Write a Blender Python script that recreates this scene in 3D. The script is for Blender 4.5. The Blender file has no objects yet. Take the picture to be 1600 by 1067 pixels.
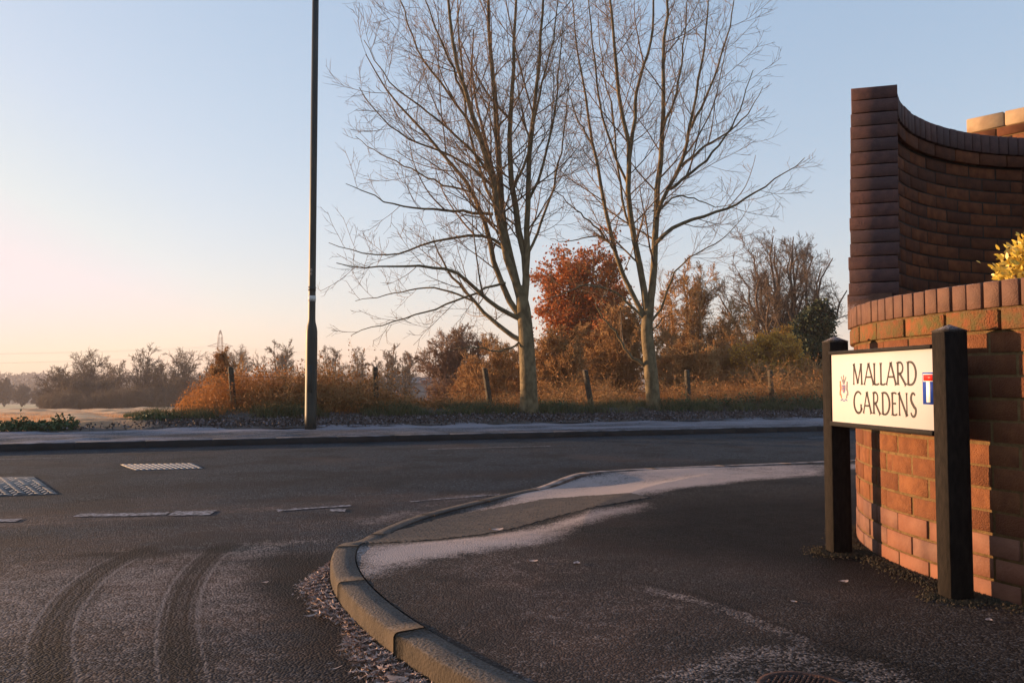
import bpy, math, random
import numpy as np
R_ = math.radians
C = bpy.context.scene.collection
sc = bpy.context.scene

# ------------------------------------------------------------------ camera, sky, sun, exposure
F_PX, H_EYE = 1297.0, 0.85
PITCH = math.atan(63 / F_PX)
cam_d = bpy.data.cameras.new('camera'); cam = bpy.data.objects.new('camera', cam_d); C.objects.link(cam)
cam.location = (0, 0, H_EYE); cam.rotation_euler = (math.pi / 2 + PITCH, 0, 0)
cam_d.sensor_width = 22.2; cam_d.lens = F_PX / 1600 * 22.2
cam_d.clip_start = 0.05; cam_d.clip_end = 6000
sc.camera = cam
SUN_EL, SUN_AZ = R_(4.5), R_(-70)            # azimuth from +Y towards +X
world = bpy.data.worlds.new("World"); sc.world = world; world.use_nodes = True
wn = world.node_tree; bg = wn.nodes['Background']
sky = wn.nodes.new('ShaderNodeTexSky'); sky.sky_type = 'NISHITA'; sky.sun_disc = False
sky.sun_elevation = SUN_EL; sky.sun_rotation = SUN_AZ
sky.air_density = 1.0; sky.dust_density = 1.2; sky.ozone_density = 1.5; sky.altitude = 50
sp_ = wn.nodes.new('ShaderNodeSeparateColor'); cb_ = wn.nodes.new('ShaderNodeCombineColor'); wn.links.new(sky.outputs[0], sp_.inputs[0])
for i, (A_, g_) in enumerate(((.965, .56), (.93, .46), (1.01, .355))):      # the clear winter sky is paler and bluer than the raw model
    m0 = wn.nodes.new('ShaderNodeMath'); m0.operation = 'MULTIPLY'; m0.inputs[1].default_value = .30; wn.links.new(sp_.outputs[i], m0.inputs[0])
    m1 = wn.nodes.new('ShaderNodeMath'); m1.operation = 'POWER'; m1.inputs[1].default_value = g_; wn.links.new(m0.outputs[0], m1.inputs[0])
    m3 = wn.nodes.new('ShaderNodeMath'); m3.operation = 'MINIMUM'; m3.inputs[1].default_value = (1.0, .88, .90)[i] / A_; wn.links.new(m1.outputs[0], m3.inputs[0])
    m2 = wn.nodes.new('ShaderNodeMath'); m2.operation = 'MULTIPLY'; m2.inputs[1].default_value = A_ / .30; wn.links.new(m3.outputs[0], m2.inputs[0]); wn.links.new(m2.outputs[0], cb_.inputs[i])
wn.links.new(cb_.outputs[0], bg.inputs[0]); bg.inputs[1].default_value = 0.098
sun_d = bpy.data.lights.new('sun', 'SUN'); sun = bpy.data.objects.new('sun', sun_d); C.objects.link(sun)
sun_d.energy = 5.0; sun_d.angle = R_(0.6); sun_d.color = (1.0, 0.60, 0.31)
sdir = np.array([math.sin(SUN_AZ) * math.cos(SUN_EL), math.cos(SUN_AZ) * math.cos(SUN_EL), math.sin(SUN_EL)])
from mathutils import Vector
sun.rotation_euler = Vector(sdir).to_track_quat('Z', 'Y').to_euler()
sc.view_settings.view_transform = 'Standard'; sc.view_settings.look = 'None'
sc.view_settings.exposure = 1.6; sc.view_settings.gamma = 1.0

# ------------------------------------------------------------------ measuring helpers
def ray(u, v):
    dx = (u - 800) / F_PX; dz = -(v - 533.5) / F_PX
    return np.array([dx, math.cos(PITCH) - math.sin(PITCH) * dz, math.sin(PITCH) + math.cos(PITCH) * dz])
def gz(u, v, z=0.0):
    r = ray(u, v); t = (z - H_EYE) / r[2]; return (r * t)[:2]
def gY(u, v, Y):
    r = ray(u, v); q = r * (Y / r[1]); return np.array([q[0], Y, q[2] + H_EYE])
def gzs(pts, z=0.0): return np.array([gz(u, v, z) for u, v in pts])
EV = np.array([.941, .339]); EV /= np.linalg.norm(EV); NV = np.array([-EV[1], EV[0]])
K0 = np.array([-7.01, 11.43])                 # a point on the far kerb line
def ts(t, s): return K0 + EV * t + NV * s
def s_of(x, y): return (x - K0[0]) * NV[0] + (y - K0[1]) * NV[1]
def t_of(x, y): return (x - K0[0]) * EV[0] + (y - K0[1]) * EV[1]
def on_s(u, s):                               # where the sight line over column u crosses the line s
    m = ray(u, 596); m = m[0] / m[1]
    Y = (s + K0 @ NV) / (NV[1] + NV[0] * m); return np.array([m * Y, Y])

# ------------------------------------------------------------------ mesh helpers
class MB:
    def __init__(s): s.v = []; s.f = []; s.t = []; s.n = 0
    def add(s, V, Fs, tone=0.5):
        V = np.asarray(V, float).reshape(-1, 3); Fs = np.asarray(Fs, np.int64)
        s.v.append(V); s.f.append(Fs + s.n)
        s.t.append(np.broadcast_to(np.asarray(tone, float), (len(V),)).copy()); s.n += len(V)
    def box(s, a, b, tone=.5, M=None):
        x0, y0, z0 = a; x1, y1, z1 = b
        V = np.array([[x0,y0,z0],[x1,y0,z0],[x1,y1,z0],[x0,y1,z0],[x0,y0,z1],[x1,y0,z1],[x1,y1,z1],[x0,y1,z1]], float)
        if M is not None: V = V @ M[0].T + M[1]
        s.add(V, [[0,3,2,1],[4,5,6,7],[0,1,5,4],[1,2,6,5],[2,3,7,6],[3,0,4,7]], tone)
    def prism(s, poly, z0, z1, tone=.5):
        p = np.asarray(poly, float); n = len(p)
        V = np.vstack([np.c_[p, np.full(n, z0)], np.c_[p, np.full(n, z1)]])
        i = np.arange(n); j = (i + 1) % n
        k = s.n
        s.add(V, np.c_[i, j, j + n, i + n], tone)
        s.f.append(np.arange(n)[None, :] + k + n); s.f.append(np.arange(n)[::-1][None, :] + k)
    def tubes(s, P, Rr, S=3, tone=None, cap=False):
        P = np.asarray(P, float); Rr = np.asarray(Rr, float)
        if P.ndim == 2: P = P[None]; Rr = Rr[None]
        N, K, _ = P.shape
        T = np.gradient(P, axis=1); T /= np.linalg.norm(T, axis=2, keepdims=True) + 1e-9
        mean = np.abs(T.mean(axis=1)); ref = np.eye(3)[np.argmin(mean, axis=1)]
        A = np.cross(T, ref[:, None, :]); A /= np.linalg.norm(A, axis=2, keepdims=True) + 1e-9
        B = np.cross(T, A)
        a = np.arange(S) * 2 * np.pi / S
        V = P[:, :, None, :] + Rr[:, :, None, None] * (A[:, :, None, :] * np.cos(a)[None, None, :, None] + B[:, :, None, :] * np.sin(a)[None, None, :, None])
        base = (np.arange(N) * K * S)[:, None, None]; k = np.arange(K - 1)[None, :, None] * S; q = np.arange(S)[None, None, :]; q2 = (q + 1) % S
        Fq = np.stack(np.broadcast_arrays(base + k + q, base + k + S + q, base + k + S + q2, base + k + q2), -1).reshape(-1, 4)
        if tone is None: tone = np.full(N, .5)
        tn = np.repeat(np.broadcast_to(np.asarray(tone, float), (N,)), K * S)
        k0 = s.n
        s.add(V.reshape(-1, 3), Fq, tn)
        if cap:
            for i in range(N):
                s.f.append((np.arange(S)[None] + k0 + i * K * S)); s.f.append((np.arange(S)[::-1][None] + k0 + i * K * S + (K - 1) * S))
    def lathe(s, prof, cx=0, cy=0, S=20, tone=.5):
        a = np.arange(S) * 2 * np.pi / S; K = len(prof)
        V = np.array([[cx + r * math.cos(b), cy + r * math.sin(b), z] for r, z in prof for b in a])
        Fq = [[k * S + i, k * S + (i + 1) % S, (k + 1) * S + (i + 1) % S, (k + 1) * S + i] for k in range(K - 1) for i in range(S)]
        k0 = s.n; s.add(V, Fq, tone)
        s.f.append(np.arange(S)[::-1][None] + k0); s.f.append(np.arange(S)[None] + k0 + (K - 1) * S)
    def grid(s, V, nx, ny, tone=.5):          # V ordered [ny][nx]
        i = np.arange(nx - 1)[None, :]; j = np.arange(ny - 1)[:, None] * nx
        a = (i + j)
        s.add(V, np.stack([a, a + 1, a + nx + 1, a + nx], -1).reshape(-1, 4), tone)
    def build(s, name, mat, parent=None, smooth=False, cols=None, bevel=0):
        V = np.vstack(s.v); me = bpy.data.meshes.new(name)
        sizes = np.concatenate([np.full(len(f), f.shape[1], np.int32) for f in s.f]); loops = np.concatenate([f.ravel() for f in s.f]).astype(np.int32)
        me.vertices.add(len(V)); me.vertices.foreach_set('co', V.astype(np.float32).ravel())
        me.loops.add(len(loops)); me.loops.foreach_set('vertex_index', loops)
        me.polygons.add(len(sizes)); st = np.zeros(len(sizes), np.int32); st[1:] = np.cumsum(sizes)[:-1]
        me.polygons.foreach_set('loop_start', st)
        if smooth: me.polygons.foreach_set('use_smooth', np.ones(len(sizes), bool))
        me.update(calc_edges=True)
        a = me.attributes.new('tone', 'FLOAT', 'POINT'); a.data.foreach_set('value', np.concatenate(s.t).astype(np.float32))
        for k, arr in (cols or {}).items():
            a = me.attributes.new(k, 'FLOAT', 'POINT'); a.data.foreach_set('value', np.asarray(arr, np.float32))
        me.materials.append(mat)
        o = bpy.data.objects.new(name, me); C.objects.link(o)
        if parent is not None: o.parent = parent
        if bevel:
            m = o.modifiers.new('bevel', 'BEVEL'); m.width = bevel; m.segments = 1; m.limit_method = 'ANGLE'
        return o
def tag(o, label=None, cat=None, group=None, kind=None):
    if label: o['label'] = label
    if cat: o['category'] = cat
    if group: o['group'] = group
    if kind: o['kind'] = kind
    return o
def thing(name, label, cat, loc=(0, 0, 0), rz=0, group=None):
    o = bpy.data.objects.new(name, None); C.objects.link(o); o.location = loc; o.rotation_euler = (0, 0, rz)
    o.empty_display_size = .2
    return tag(o, label, cat, group)

# ------------------------------------------------------------------ materials
def mat(name, c1, c2=None, rough=.85, scale=8.0, tone=0.0, c3=None, bump=0.0, bscale=60.0, detail=4.0, spec=.3, frost=0.0, fscale=90, fcol=(.62, .58, .6), trans=0, metal=0, stretch=None):
    """colour from noise between c1 and c2, then towards c3 by the 'tone' attribute; frost settles on faces that look up"""
    m = bpy.data.materials.new(name); m.use_nodes = True; nt = m.node_tree; N = nt.nodes; Lk = nt.links
    b = N['Principled BSDF']; b.inputs['Roughness'].default_value = rough
    b.inputs['Specular IOR Level'].default_value = spec; b.inputs['Metallic'].default_value = metal
    tc = N.new('ShaderNodeTexCoord'); src = tc.outputs['Object']
    if stretch:
        mp = N.new('ShaderNodeMapping'); mp.inputs['Scale'].default_value = stretch; Lk.new(src, mp.inputs[0]); src = mp.outputs[0]
    nz = N.new('ShaderNodeTexNoise'); nz.inputs['Scale'].default_value = scale; nz.inputs['Detail'].default_value = detail; Lk.new(src, nz.inputs['Vector'])
    rp = N.new('ShaderNodeValToRGB'); rp.color_ramp.elements[0].position = .35; rp.color_ramp.elements[1].position = .65
    rp.color_ramp.elements[0].color = (*c1, 1); rp.color_ramp.elements[1].color = (*(c2 or c1), 1); Lk.new(nz.outputs[0], rp.inputs[0])
    col = rp.outputs[0]
    if tone:
        at = N.new('ShaderNodeAttribute'); at.attribute_name = 'tone'
        mx = N.new('ShaderNodeMixRGB'); mx.inputs[2].default_value = (*(c3 or c2 or c1), 1)
        mu = N.new('ShaderNodeMath'); mu.operation = 'MULTIPLY'; mu.inputs[1].default_value = tone; Lk.new(at.outputs['Fac'], mu.inputs[0])
        Lk.new(mu.outputs[0], mx.inputs[0]); Lk.new(col, mx.inputs[1]); col = mx.outputs[0]
    if frost:
        ge = N.new('ShaderNodeNewGeometry'); sp = N.new('ShaderNodeSeparateXYZ'); Lk.new(ge.outputs['Normal'], sp.inputs[0])
        fn = N.new('ShaderNodeTexNoise'); fn.inputs['Scale'].default_value = fscale; Lk.new(tc.outputs['Object'], fn.inputs['Vector'])
        ad = N.new('ShaderNodeMath'); ad.operation = 'MULTIPLY'; Lk.new(sp.outputs[2], ad.inputs[0]); Lk.new(fn.outputs[0], ad.inputs[1])
        mr = N.new('ShaderNodeMapRange'); mr.inputs[1].default_value = .3; mr.inputs[2].default_value = .6; mr.inputs[4].default_value = frost; Lk.new(ad.outputs[0], mr.inputs[0])
        mx = N.new('ShaderNodeMixRGB'); mx.inputs[2].default_value = (*fcol, 1); Lk.new(mr.outputs[0], mx.inputs[0]); Lk.new(col, mx.inputs[1]); col = mx.outputs[0]
    Lk.new(col, b.inputs['Base Color'])
    if bump:
        n2 = N.new('ShaderNodeTexNoise'); n2.inputs['Scale'].default_value = bscale; n2.inputs['Detail'].default_value = 5; Lk.new(src, n2.inputs['Vector'])
        bp = N.new('ShaderNodeBump'); bp.inputs['Strength'].default_value = bump; bp.inputs['Distance'].default_value = .01
        Lk.new(n2.outputs[0], bp.inputs['Height']); Lk.new(bp.outputs[0], b.inputs['Normal'])
    if trans:
        tr = N.new('ShaderNodeBsdfTranslucent'); ms = N.new('ShaderNodeMixShader'); ms.inputs[0].default_value = trans
        Lk.new(col, tr.inputs[0]); Lk.new(b.outputs[0], ms.inputs[1]); Lk.new(tr.outputs[0], ms.inputs[2]); Lk.new(ms.outputs[0], N['Material Output'].inputs[0])
    return m

def ground_mat(name, base1, base2, frostc=(.33, .28, .272), tint=(.085, .052, .042), grain=140, bump=.6, rough=.75, chip=(.13, .135, .15), chipk=.6):
    """tarmac: aggregate grain, attribute 'frost' = hoar cover, 'dirt' = brown film, 'dark' = wet or worn"""
    m = bpy.data.materials.new(name); m.use_nodes = True; nt = m.node_tree; N = nt.nodes; Lk = nt.links
    b = N['Principled BSDF']; b.inputs['Specular IOR Level'].default_value = .12
    ge = N.new('ShaderNodeNewGeometry'); P = ge.outputs['Position']
    def noise(sc_, det=3, vec=None, rough_=.6):
        n = N.new('ShaderNodeTexNoise'); n.inputs['Scale'].default_value = sc_; n.inputs['Detail'].default_value = det; n.inputs['Roughness'].default_value = rough_
        Lk.new(vec or P, n.inputs['Vector']); return n.outputs[0]
    def math_(op, a, b_, c_=None):
        n = N.new('ShaderNodeMath'); n.operation = op
        for i, x in enumerate((a, b_, c_)):
            if x is None: continue
            if isinstance(x, (int, float)): n.inputs[i].default_value = x
            else: Lk.new(x, n.inputs[i])
        return n.outputs[0]
    def mr(x, a, b_, c_=0, d=1):
        n = N.new('ShaderNodeMapRange'); Lk.new(x, n.inputs[0]); n.interpolation_type = 'SMOOTHSTEP'
        for i, q in enumerate((a, b_, c_, d)): n.inputs[i + 1].default_value = q
        return n.outputs[0]
    def mix(f_, a, b_):
        n = N.new('ShaderNodeMixRGB')
        for i, x in enumerate((f_, a, b_)):
            if isinstance(x, tuple): n.inputs[i].default_value = (*x, 1)
            elif isinstance(x, (int, float)): n.inputs[i].default_value = x
            else: Lk.new(x, n.inputs[i])
        return n.outputs[0]
    def attr(k):
        n = N.new('ShaderNodeAttribute'); n.attribute_name = k; return n.outputs['Fac']
    vor = N.new('ShaderNodeTexVoronoi'); vor.inputs['Scale'].default_value = grain; Lk.new(P, vor.inputs['Vector'])
    scv = N.new('ShaderNodeSeparateColor'); Lk.new(vor.outputs['Color'], scv.inputs[0]); cellv = scv.outputs[0]; g1 = math_('ADD', math_('MULTIPLY', noise(grain * .4, 3), .55), math_('MULTIPLY', cellv, .45)); g2 = noise(7, 5); g3 = noise(1.3, 4)
    col = mix(mr(g1, .30, .70), base1, base2)
    col = mix(math_('MULTIPLY', math_('MULTIPLY', mr(cellv, .74, .94), mr(g2, .35, .65, .25, 1.0)), chipk), col, chip)
    col = mix(mr(g3, .48, .62, 0, .55), col, tuple(c * .5 for c in base1)); col = mix(mr(noise(.55, 5), .5, .68, 0, .35), col, tint)
    dirt = math_('MULTIPLY', attr('dirt'), mr(g2, .25, .7, .45, 1.0))
    col = mix(dirt, col, tint)
    spk = noise(grain * .9, 2); fr_n = math_('ADD', math_('MULTIPLY', g1, .55), math_('MULTIPLY', g2, .45))
    fr = math_('ADD', math_('MULTIPLY', attr('frost'), 1.3), math_('MULTIPLY', math_('SUBTRACT', fr_n, .5), 1.9))
    fr = math_('MULTIPLY', mr(fr, .30, 1.25), mr(attr('frost'), .02, .22))
    col = mix(fr, col, frostc)
    # odd bright crystals / chippings
    vs = N.new('ShaderNodeTexVoronoi'); vs.inputs['Scale'].default_value = 26; Lk.new(P, vs.inputs['Vector'])
    cr = math_('MULTIPLY', mr(vs.outputs['Distance'], .05, .09, 1, 0), math_('GREATER_THAN', noise(9.7, 2), .58))
    col = mix(math_('MULTIPLY', cr, .5), col, (.5, .45, .42))
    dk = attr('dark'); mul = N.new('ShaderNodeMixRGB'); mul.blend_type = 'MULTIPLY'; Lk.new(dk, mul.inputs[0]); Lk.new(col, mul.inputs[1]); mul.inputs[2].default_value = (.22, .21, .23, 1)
    Lk.new(mul.outputs[0], b.inputs['Base Color'])
    ro = math_('ADD', rough, math_('MULTIPLY', math_('SUBTRACT', g2, .5), .25)); Lk.new(ro, b.inputs['Roughness'])
    hgt = math_('ADD', math_('MULTIPLY', vor.outputs['Distance'], -1.2), math_('ADD', math_('MULTIPLY', cellv, .7), math_('MULTIPLY', noise(grain * .3, 3), .25)))
    bp = N.new('ShaderNodeBump'); bp.inputs['Strength'].default_value = bump; bp.inputs['Distance'].default_value = .0055
    Lk.new(hgt, bp.inputs['Height']); Lk.new(bp.outputs[0], b.inputs['Normal'])
    return m

M = {}
M['road'] = ground_mat('road_tarmac', (.004, .0085, .0135), (.021, .033, .050), frostc=(.225, .195, .195), tint=(.07, .042, .034), grain=95, bump=1.0, rough=.8)
M['pave'] = ground_mat('pavement_tarmac', (.008, .0075, .0075), (.034, .031, .030), grain=120, chipk=.38, bump=.6, rough=.85)
M['kerb'] = mat('kerb_concrete', (.023, .015, .0095), (.058, .040, .026), rough=.9, scale=9, bump=.8, bscale=90, frost=.10, tone=.4, c3=(.03, .022, .014))
M['kerb_frost'] = mat('frosted_kerb_concrete', (.06, .045, .035), (.16, .125, .11), rough=.9, scale=9, bump=.6, bscale=90, frost=.9, fscale=9, fcol=(.30, .25, .24))
M['grit'] = mat('mossy_grit', (.03, .022, .014), (.07, .05, .032), rough=1, scale=50, tone=.5, c3=(.05, .045, .02))
M['far_kerb'] = mat('far_kerb_concrete', (.012, .012, .014), (.022, .021, .023), rough=.9, scale=3, frost=.9, fscale=4, fcol=(.2, .2, .24))
M['path'] = ground_mat('frosted_path', (.035, .035, .042), (.09, .09, .105), frostc=(.185, .18, .215), grain=60, bump=.5)
M['tactile'] = mat('buff_tactile_paving', (.022, .015, .010), (.050, .035, .025), rough=.8, scale=12, bump=.4, bscale=150, frost=.05)
M['paint'] = mat('worn_white_paint', (.02, .022, .026), (.26, .26, .30), rough=.9, scale=38, bump=.5, bscale=90)
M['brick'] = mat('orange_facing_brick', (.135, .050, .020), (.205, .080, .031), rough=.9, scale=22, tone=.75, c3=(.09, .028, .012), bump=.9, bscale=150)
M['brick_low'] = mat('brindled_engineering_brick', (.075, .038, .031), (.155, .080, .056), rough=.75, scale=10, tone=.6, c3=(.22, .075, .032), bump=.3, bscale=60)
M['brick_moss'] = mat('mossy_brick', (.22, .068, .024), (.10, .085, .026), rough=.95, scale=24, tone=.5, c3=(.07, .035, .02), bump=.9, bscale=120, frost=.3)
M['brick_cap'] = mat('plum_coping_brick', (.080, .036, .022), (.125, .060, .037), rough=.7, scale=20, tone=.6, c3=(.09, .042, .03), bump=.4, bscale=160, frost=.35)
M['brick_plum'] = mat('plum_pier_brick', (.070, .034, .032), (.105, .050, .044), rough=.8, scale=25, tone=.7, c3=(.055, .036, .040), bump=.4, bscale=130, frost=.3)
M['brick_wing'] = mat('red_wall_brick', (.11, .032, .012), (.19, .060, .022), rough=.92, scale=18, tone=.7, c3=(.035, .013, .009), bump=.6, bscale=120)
M['mortar'] = mat('sandy_mortar', (.10, .06, .022), (.16, .10, .04), rough=.95, scale=40, bump=.6, bscale=200)
M['mortar_dark'] = mat('dark_mortar', (.015, .009, .006), (.03, .018, .012), rough=.95, scale=40)
M['stone'] = mat('pale_coping_stone', (.30, .20, .115), (.42, .30, .18), rough=.9, scale=9, tone=.3, c3=(.3, .22, .15), bump=.4, bscale=80)
M['soil'] = mat('planter_soil', (.03, .02, .015), (.07, .05, .035), rough=1, scale=20, bump=1, bscale=40)
M['post'] = mat('dark_recycled_plastic', (.007, .0055, .0048), (.016, .0125, .0105), rough=.85, spec=.12, scale=60, bump=.35, bscale=180, frost=.22, fscale=220, stretch=(1, 1, .35))
M['rail'] = mat('black_sign_rail', (.006, .005, .005), (.012, .010, .010), rough=.7, scale=30, spec=.15, frost=.25, fscale=120)
M['cap'] = mat('frosted_post_cap', (.02, .017, .015), (.04, .034, .03), rough=.8, scale=60, spec=.15, frost=1.0, fscale=160, fcol=(.26, .23, .24))
M['panel'] = mat('white_sign_face', (.43, .415, .43), (.46, .445, .46), rough=.65, scale=3, spec=.15)
def flat(name, c, rough=.4):
    return mat(name, c, c, rough=rough)
M['ink'] = flat('black_sign_ink', (.02, .016, .016)); M['sblue'] = flat('sign_blue', (.012, .045, .30)); M['sred'] = flat('sign_red', (.62, .02, .015))
M['swhite'] = flat('sign_white', (.8, .8, .8)); M['cbrown'] = flat('crest_tan', (.36, .14, .07)); M['cgrey'] = flat('crest_grey', (.16, .15, .18)); M['cblue'] = flat('crest_blue', (.09, .12, .28))
M['column'] = mat('painted_steel_column', (.018, .020, .018), (.036, .037, .032), rough=.5, scale=6, bump=.15, bscale=30, stretch=(1, 1, .2))
M['sticker'] = mat('faded_sticker', (.42, .42, .42), (.6, .6, .58), rough=.6, scale=30)
M['iron'] = mat('frosted_cast_iron', (.05, .045, .045), (.11, .1, .1), rough=.6, scale=30, bump=.5, bscale=60)
M['rust'] = mat('rusty_cast_iron', (.025, .013, .011), (.06, .028, .021), rough=.7, scale=50, bump=.6, bscale=90)
M['lug'] = mat('frosted_lugs', (.22, .22, .23), (.36, .35, .36), rough=.8, scale=40)
M['fpost'] = mat('weathered_fence_concrete', (.035, .028, .02), (.075, .06, .042), rough=.95, scale=14, bump=.8, bscale=50, frost=.7, fscale=20)
M['wire'] = mat('rusted_wire', (.10, .05, .03), (.14, .08, .05), rough=.8)
M['bark'] = mat('lichened_grey_bark', (.065, .046, .028), (.20, .15, .088), rough=.95, scale=9, bump=1.6, bscale=20, stretch=(1, 1, .6), tone=.5, c3=(.15, .12, .055))
M['twig'] = mat('brown_twigs', (.15, .10, .06), (.26, .175, .105), rough=.9, scale=3, tone=.5, c3=(.13, .08, .05))
M['twig_pink'] = mat('pinkish_twigs', (.20, .125, .085), (.32, .21, .145), rough=.9, scale=2, tone=.5, c3=(.11, .07, .055))
M['twig_orange'] = mat('orange_brown_twigs', (.30, .165, .065), (.46, .285, .125), rough=.9, scale=1.5, tone=.5, c3=(.22, .105, .04))
M['twig_dark'] = mat('dark_twigs', (.10, .07, .05), (.17, .12, .085), rough=.9, scale=2, tone=.5, c3=(.07, .045, .035))
M['twig_far'] = mat('distant_twigs', (.105, .075, .05), (.15, .11, .075), rough=.95, scale=.3, tone=.5, c3=(.07, .055, .045))
M['leaf_rust'] = mat('rust_leaves', (.36, .095, .022), (.50, .17, .045), rough=.8, scale=1.2, tone=.6, c3=(.22, .06, .02), trans=.25)
M['leaf_gold'] = mat('dull_gold_leaves', (.50, .27, .04), (.66, .38, .07), rough=.8, scale=1.2, tone=.6, c3=(.34, .20, .04), trans=.25)
M['leaf_dark'] = mat('evergreen_leaves', (.012, .022, .008), (.028, .045, .014), rough=.7, scale=2, tone=.5, c3=(.03, .04, .015))
M['leaf_brown'] = mat('brown_bramble_leaves', (.22, .10, .035), (.36, .17, .06), rough=.85, scale=1.2, tone=.6, c3=(.10, .045, .02), trans=.2)
M['leaf_yellow'] = mat('golden_variegated_leaves', (.62, .42, .06), (.72, .52, .11), rough=.4, scale=30, tone=.55, c3=(.22, .26, .04), trans=.2, spec=.5)
M['weed'] = mat('dark_green_weeds', (.02, .045, .018), (.04, .075, .028), rough=.8, scale=5, tone=.5, c3=(.09, .11, .06))
M['grass_orange'] = mat('dead_orange_grass', (.27, .105, .028), (.42, .19, .06), rough=.8, scale=1.5, tone=.7, c3=(.22, .10, .04), trans=.35)
M['grass_green'] = mat('frosted_green_grass', (.035, .055, .02), (.07, .09, .035), rough=.85, scale=3, tone=.6, c3=(.17, .14, .09), trans=.2)
M['grass_pale'] = mat('frosted_straw', (.50, .27, .13), (.66, .42, .25), rough=.85, scale=.5, tone=.6, c3=(.42, .19, .08), trans=.3)
M['litter'] = mat('frosted_leaf_litter', (.045, .035, .032), (.15, .13, .14), rough=.9, scale=9, tone=.8, c3=(.06, .045, .04), frost=.6, fscale=15, fcol=(.30, .28, .33))
M['gutter'] = mat('frosted_gutter_leaves', (.28, .18, .14), (.52, .38, .33), rough=.85, scale=40, tone=.55, c3=(.08, .045, .035), frost=.5, fscale=60, fcol=(.55, .45, .42))
M['field'] = mat('rough_field', (.42, .21, .10), (.60, .38, .22), rough=1, scale=.35, bump=1, bscale=3, detail=8)
M['far_field'] = mat('pale_pasture', (.20, .20, .12), (.28, .26, .16), rough=1, scale=.02)
M['hill'] = mat('far_wooded_hill', (.08, .075, .06), (.13, .11, .085), rough=1, scale=.02)
M['verge'] = mat('verge_earth', (.03, .026, .022), (.08, .07, .07), rough=1, scale=3, bump=1, bscale=15, detail=8, tone=1, c3=(.46, .26, .13))
M['steel'] = mat('galvanised_lattice', (.16, .16, .16), (.2, .2, .2), rough=.6, scale=1)
M['shed'] = mat('shed_sheeting', (.14, .13, .13), (.18, .17, .17), rough=.8, scale=1)
M['far_leaf'] = mat('far_hedge_leaf', (.06, .05, .035), (.09, .075, .05), rough=1, scale=.2, tone=.5, c3=(.05, .045, .03))

# ------------------------------------------------------------------ masks on the ground
def sdf(px, py, poly):
    d = np.full(px.shape, 1e9); inside = np.zeros(px.shape, bool); n = len(poly)
    for i in range(n):
        x0, y0 = poly[i]; x1, y1 = poly[(i + 1) % n]
        ex, ey = x1 - x0, y1 - y0; wx, wy = px - x0, py - y0
        h = np.clip((wx * ex + wy * ey) / (ex * ex + ey * ey + 1e-12), 0, 1)
        d = np.minimum(d, np.hypot(wx - ex * h, wy - ey * h))
        inside ^= ((y0 > py) != (y1 > py)) & (px < (x1 - x0) * (py - y0) / (y1 - y0 + 1e-12) + x0)
    return np.where(inside, -d, d)
def dline(px, py, pts):
    d = np.full(px.shape, 1e9)
    for (x0, y0), (x1, y1) in zip(pts[:-1], pts[1:]):
        ex, ey = x1 - x0, y1 - y0; wx, wy = px - x0, py - y0
        h = np.clip((wx * ex + wy * ey) / (ex * ex + ey * ey + 1e-12), 0, 1)
        d = np.minimum(d, np.hypot(wx - ex * h, wy - ey * h))
    return d
def soft(d, w): return 1 - np.clip((d + w) / (2 * w), 0, 1) ** 1 * 1.0
_wr = np.random.default_rng(5)
_W = [(_wr.uniform(-1, 1, 2) * k, _wr.uniform(0, 6.28), 1 / k ** .8) for k in (1, 1.5, 2.3, 3.1, 4.7, 6.5, 9, 13, 19, 27) for _ in range(3)]
def wob(x, y, sc_=1.0):
    o = np.zeros(np.shape(x)); tot = 0
    for k, ph, a in _W: o += a * np.sin(k[0] * x * sc_ * 2 + k[1] * y * sc_ * 2 + ph); tot += a * a
    return o / math.sqrt(tot / 2)

def smooth_poly(p, n=2):
    p = np.asarray(p, float)
    for _ in range(n):
        q = np.empty((2 * len(p) - 2, p.shape[1])); q[0::2] = p[:-1] * .75 + p[1:] * .25; q[1::2] = p[:-1] * .25 + p[1:] * .75
        p = np.vstack([p[:1], q, p[-1:]])
    return p
def resample(p, K):
    p = np.asarray(p, float); L = np.r_[0, np.cumsum(np.linalg.norm(np.diff(p, axis=0), axis=1))]
    t = np.linspace(0, L[-1], K); return np.stack([np.interp(t, L, p[:, i]) for i in range(p.shape[1])], 1)

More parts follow.
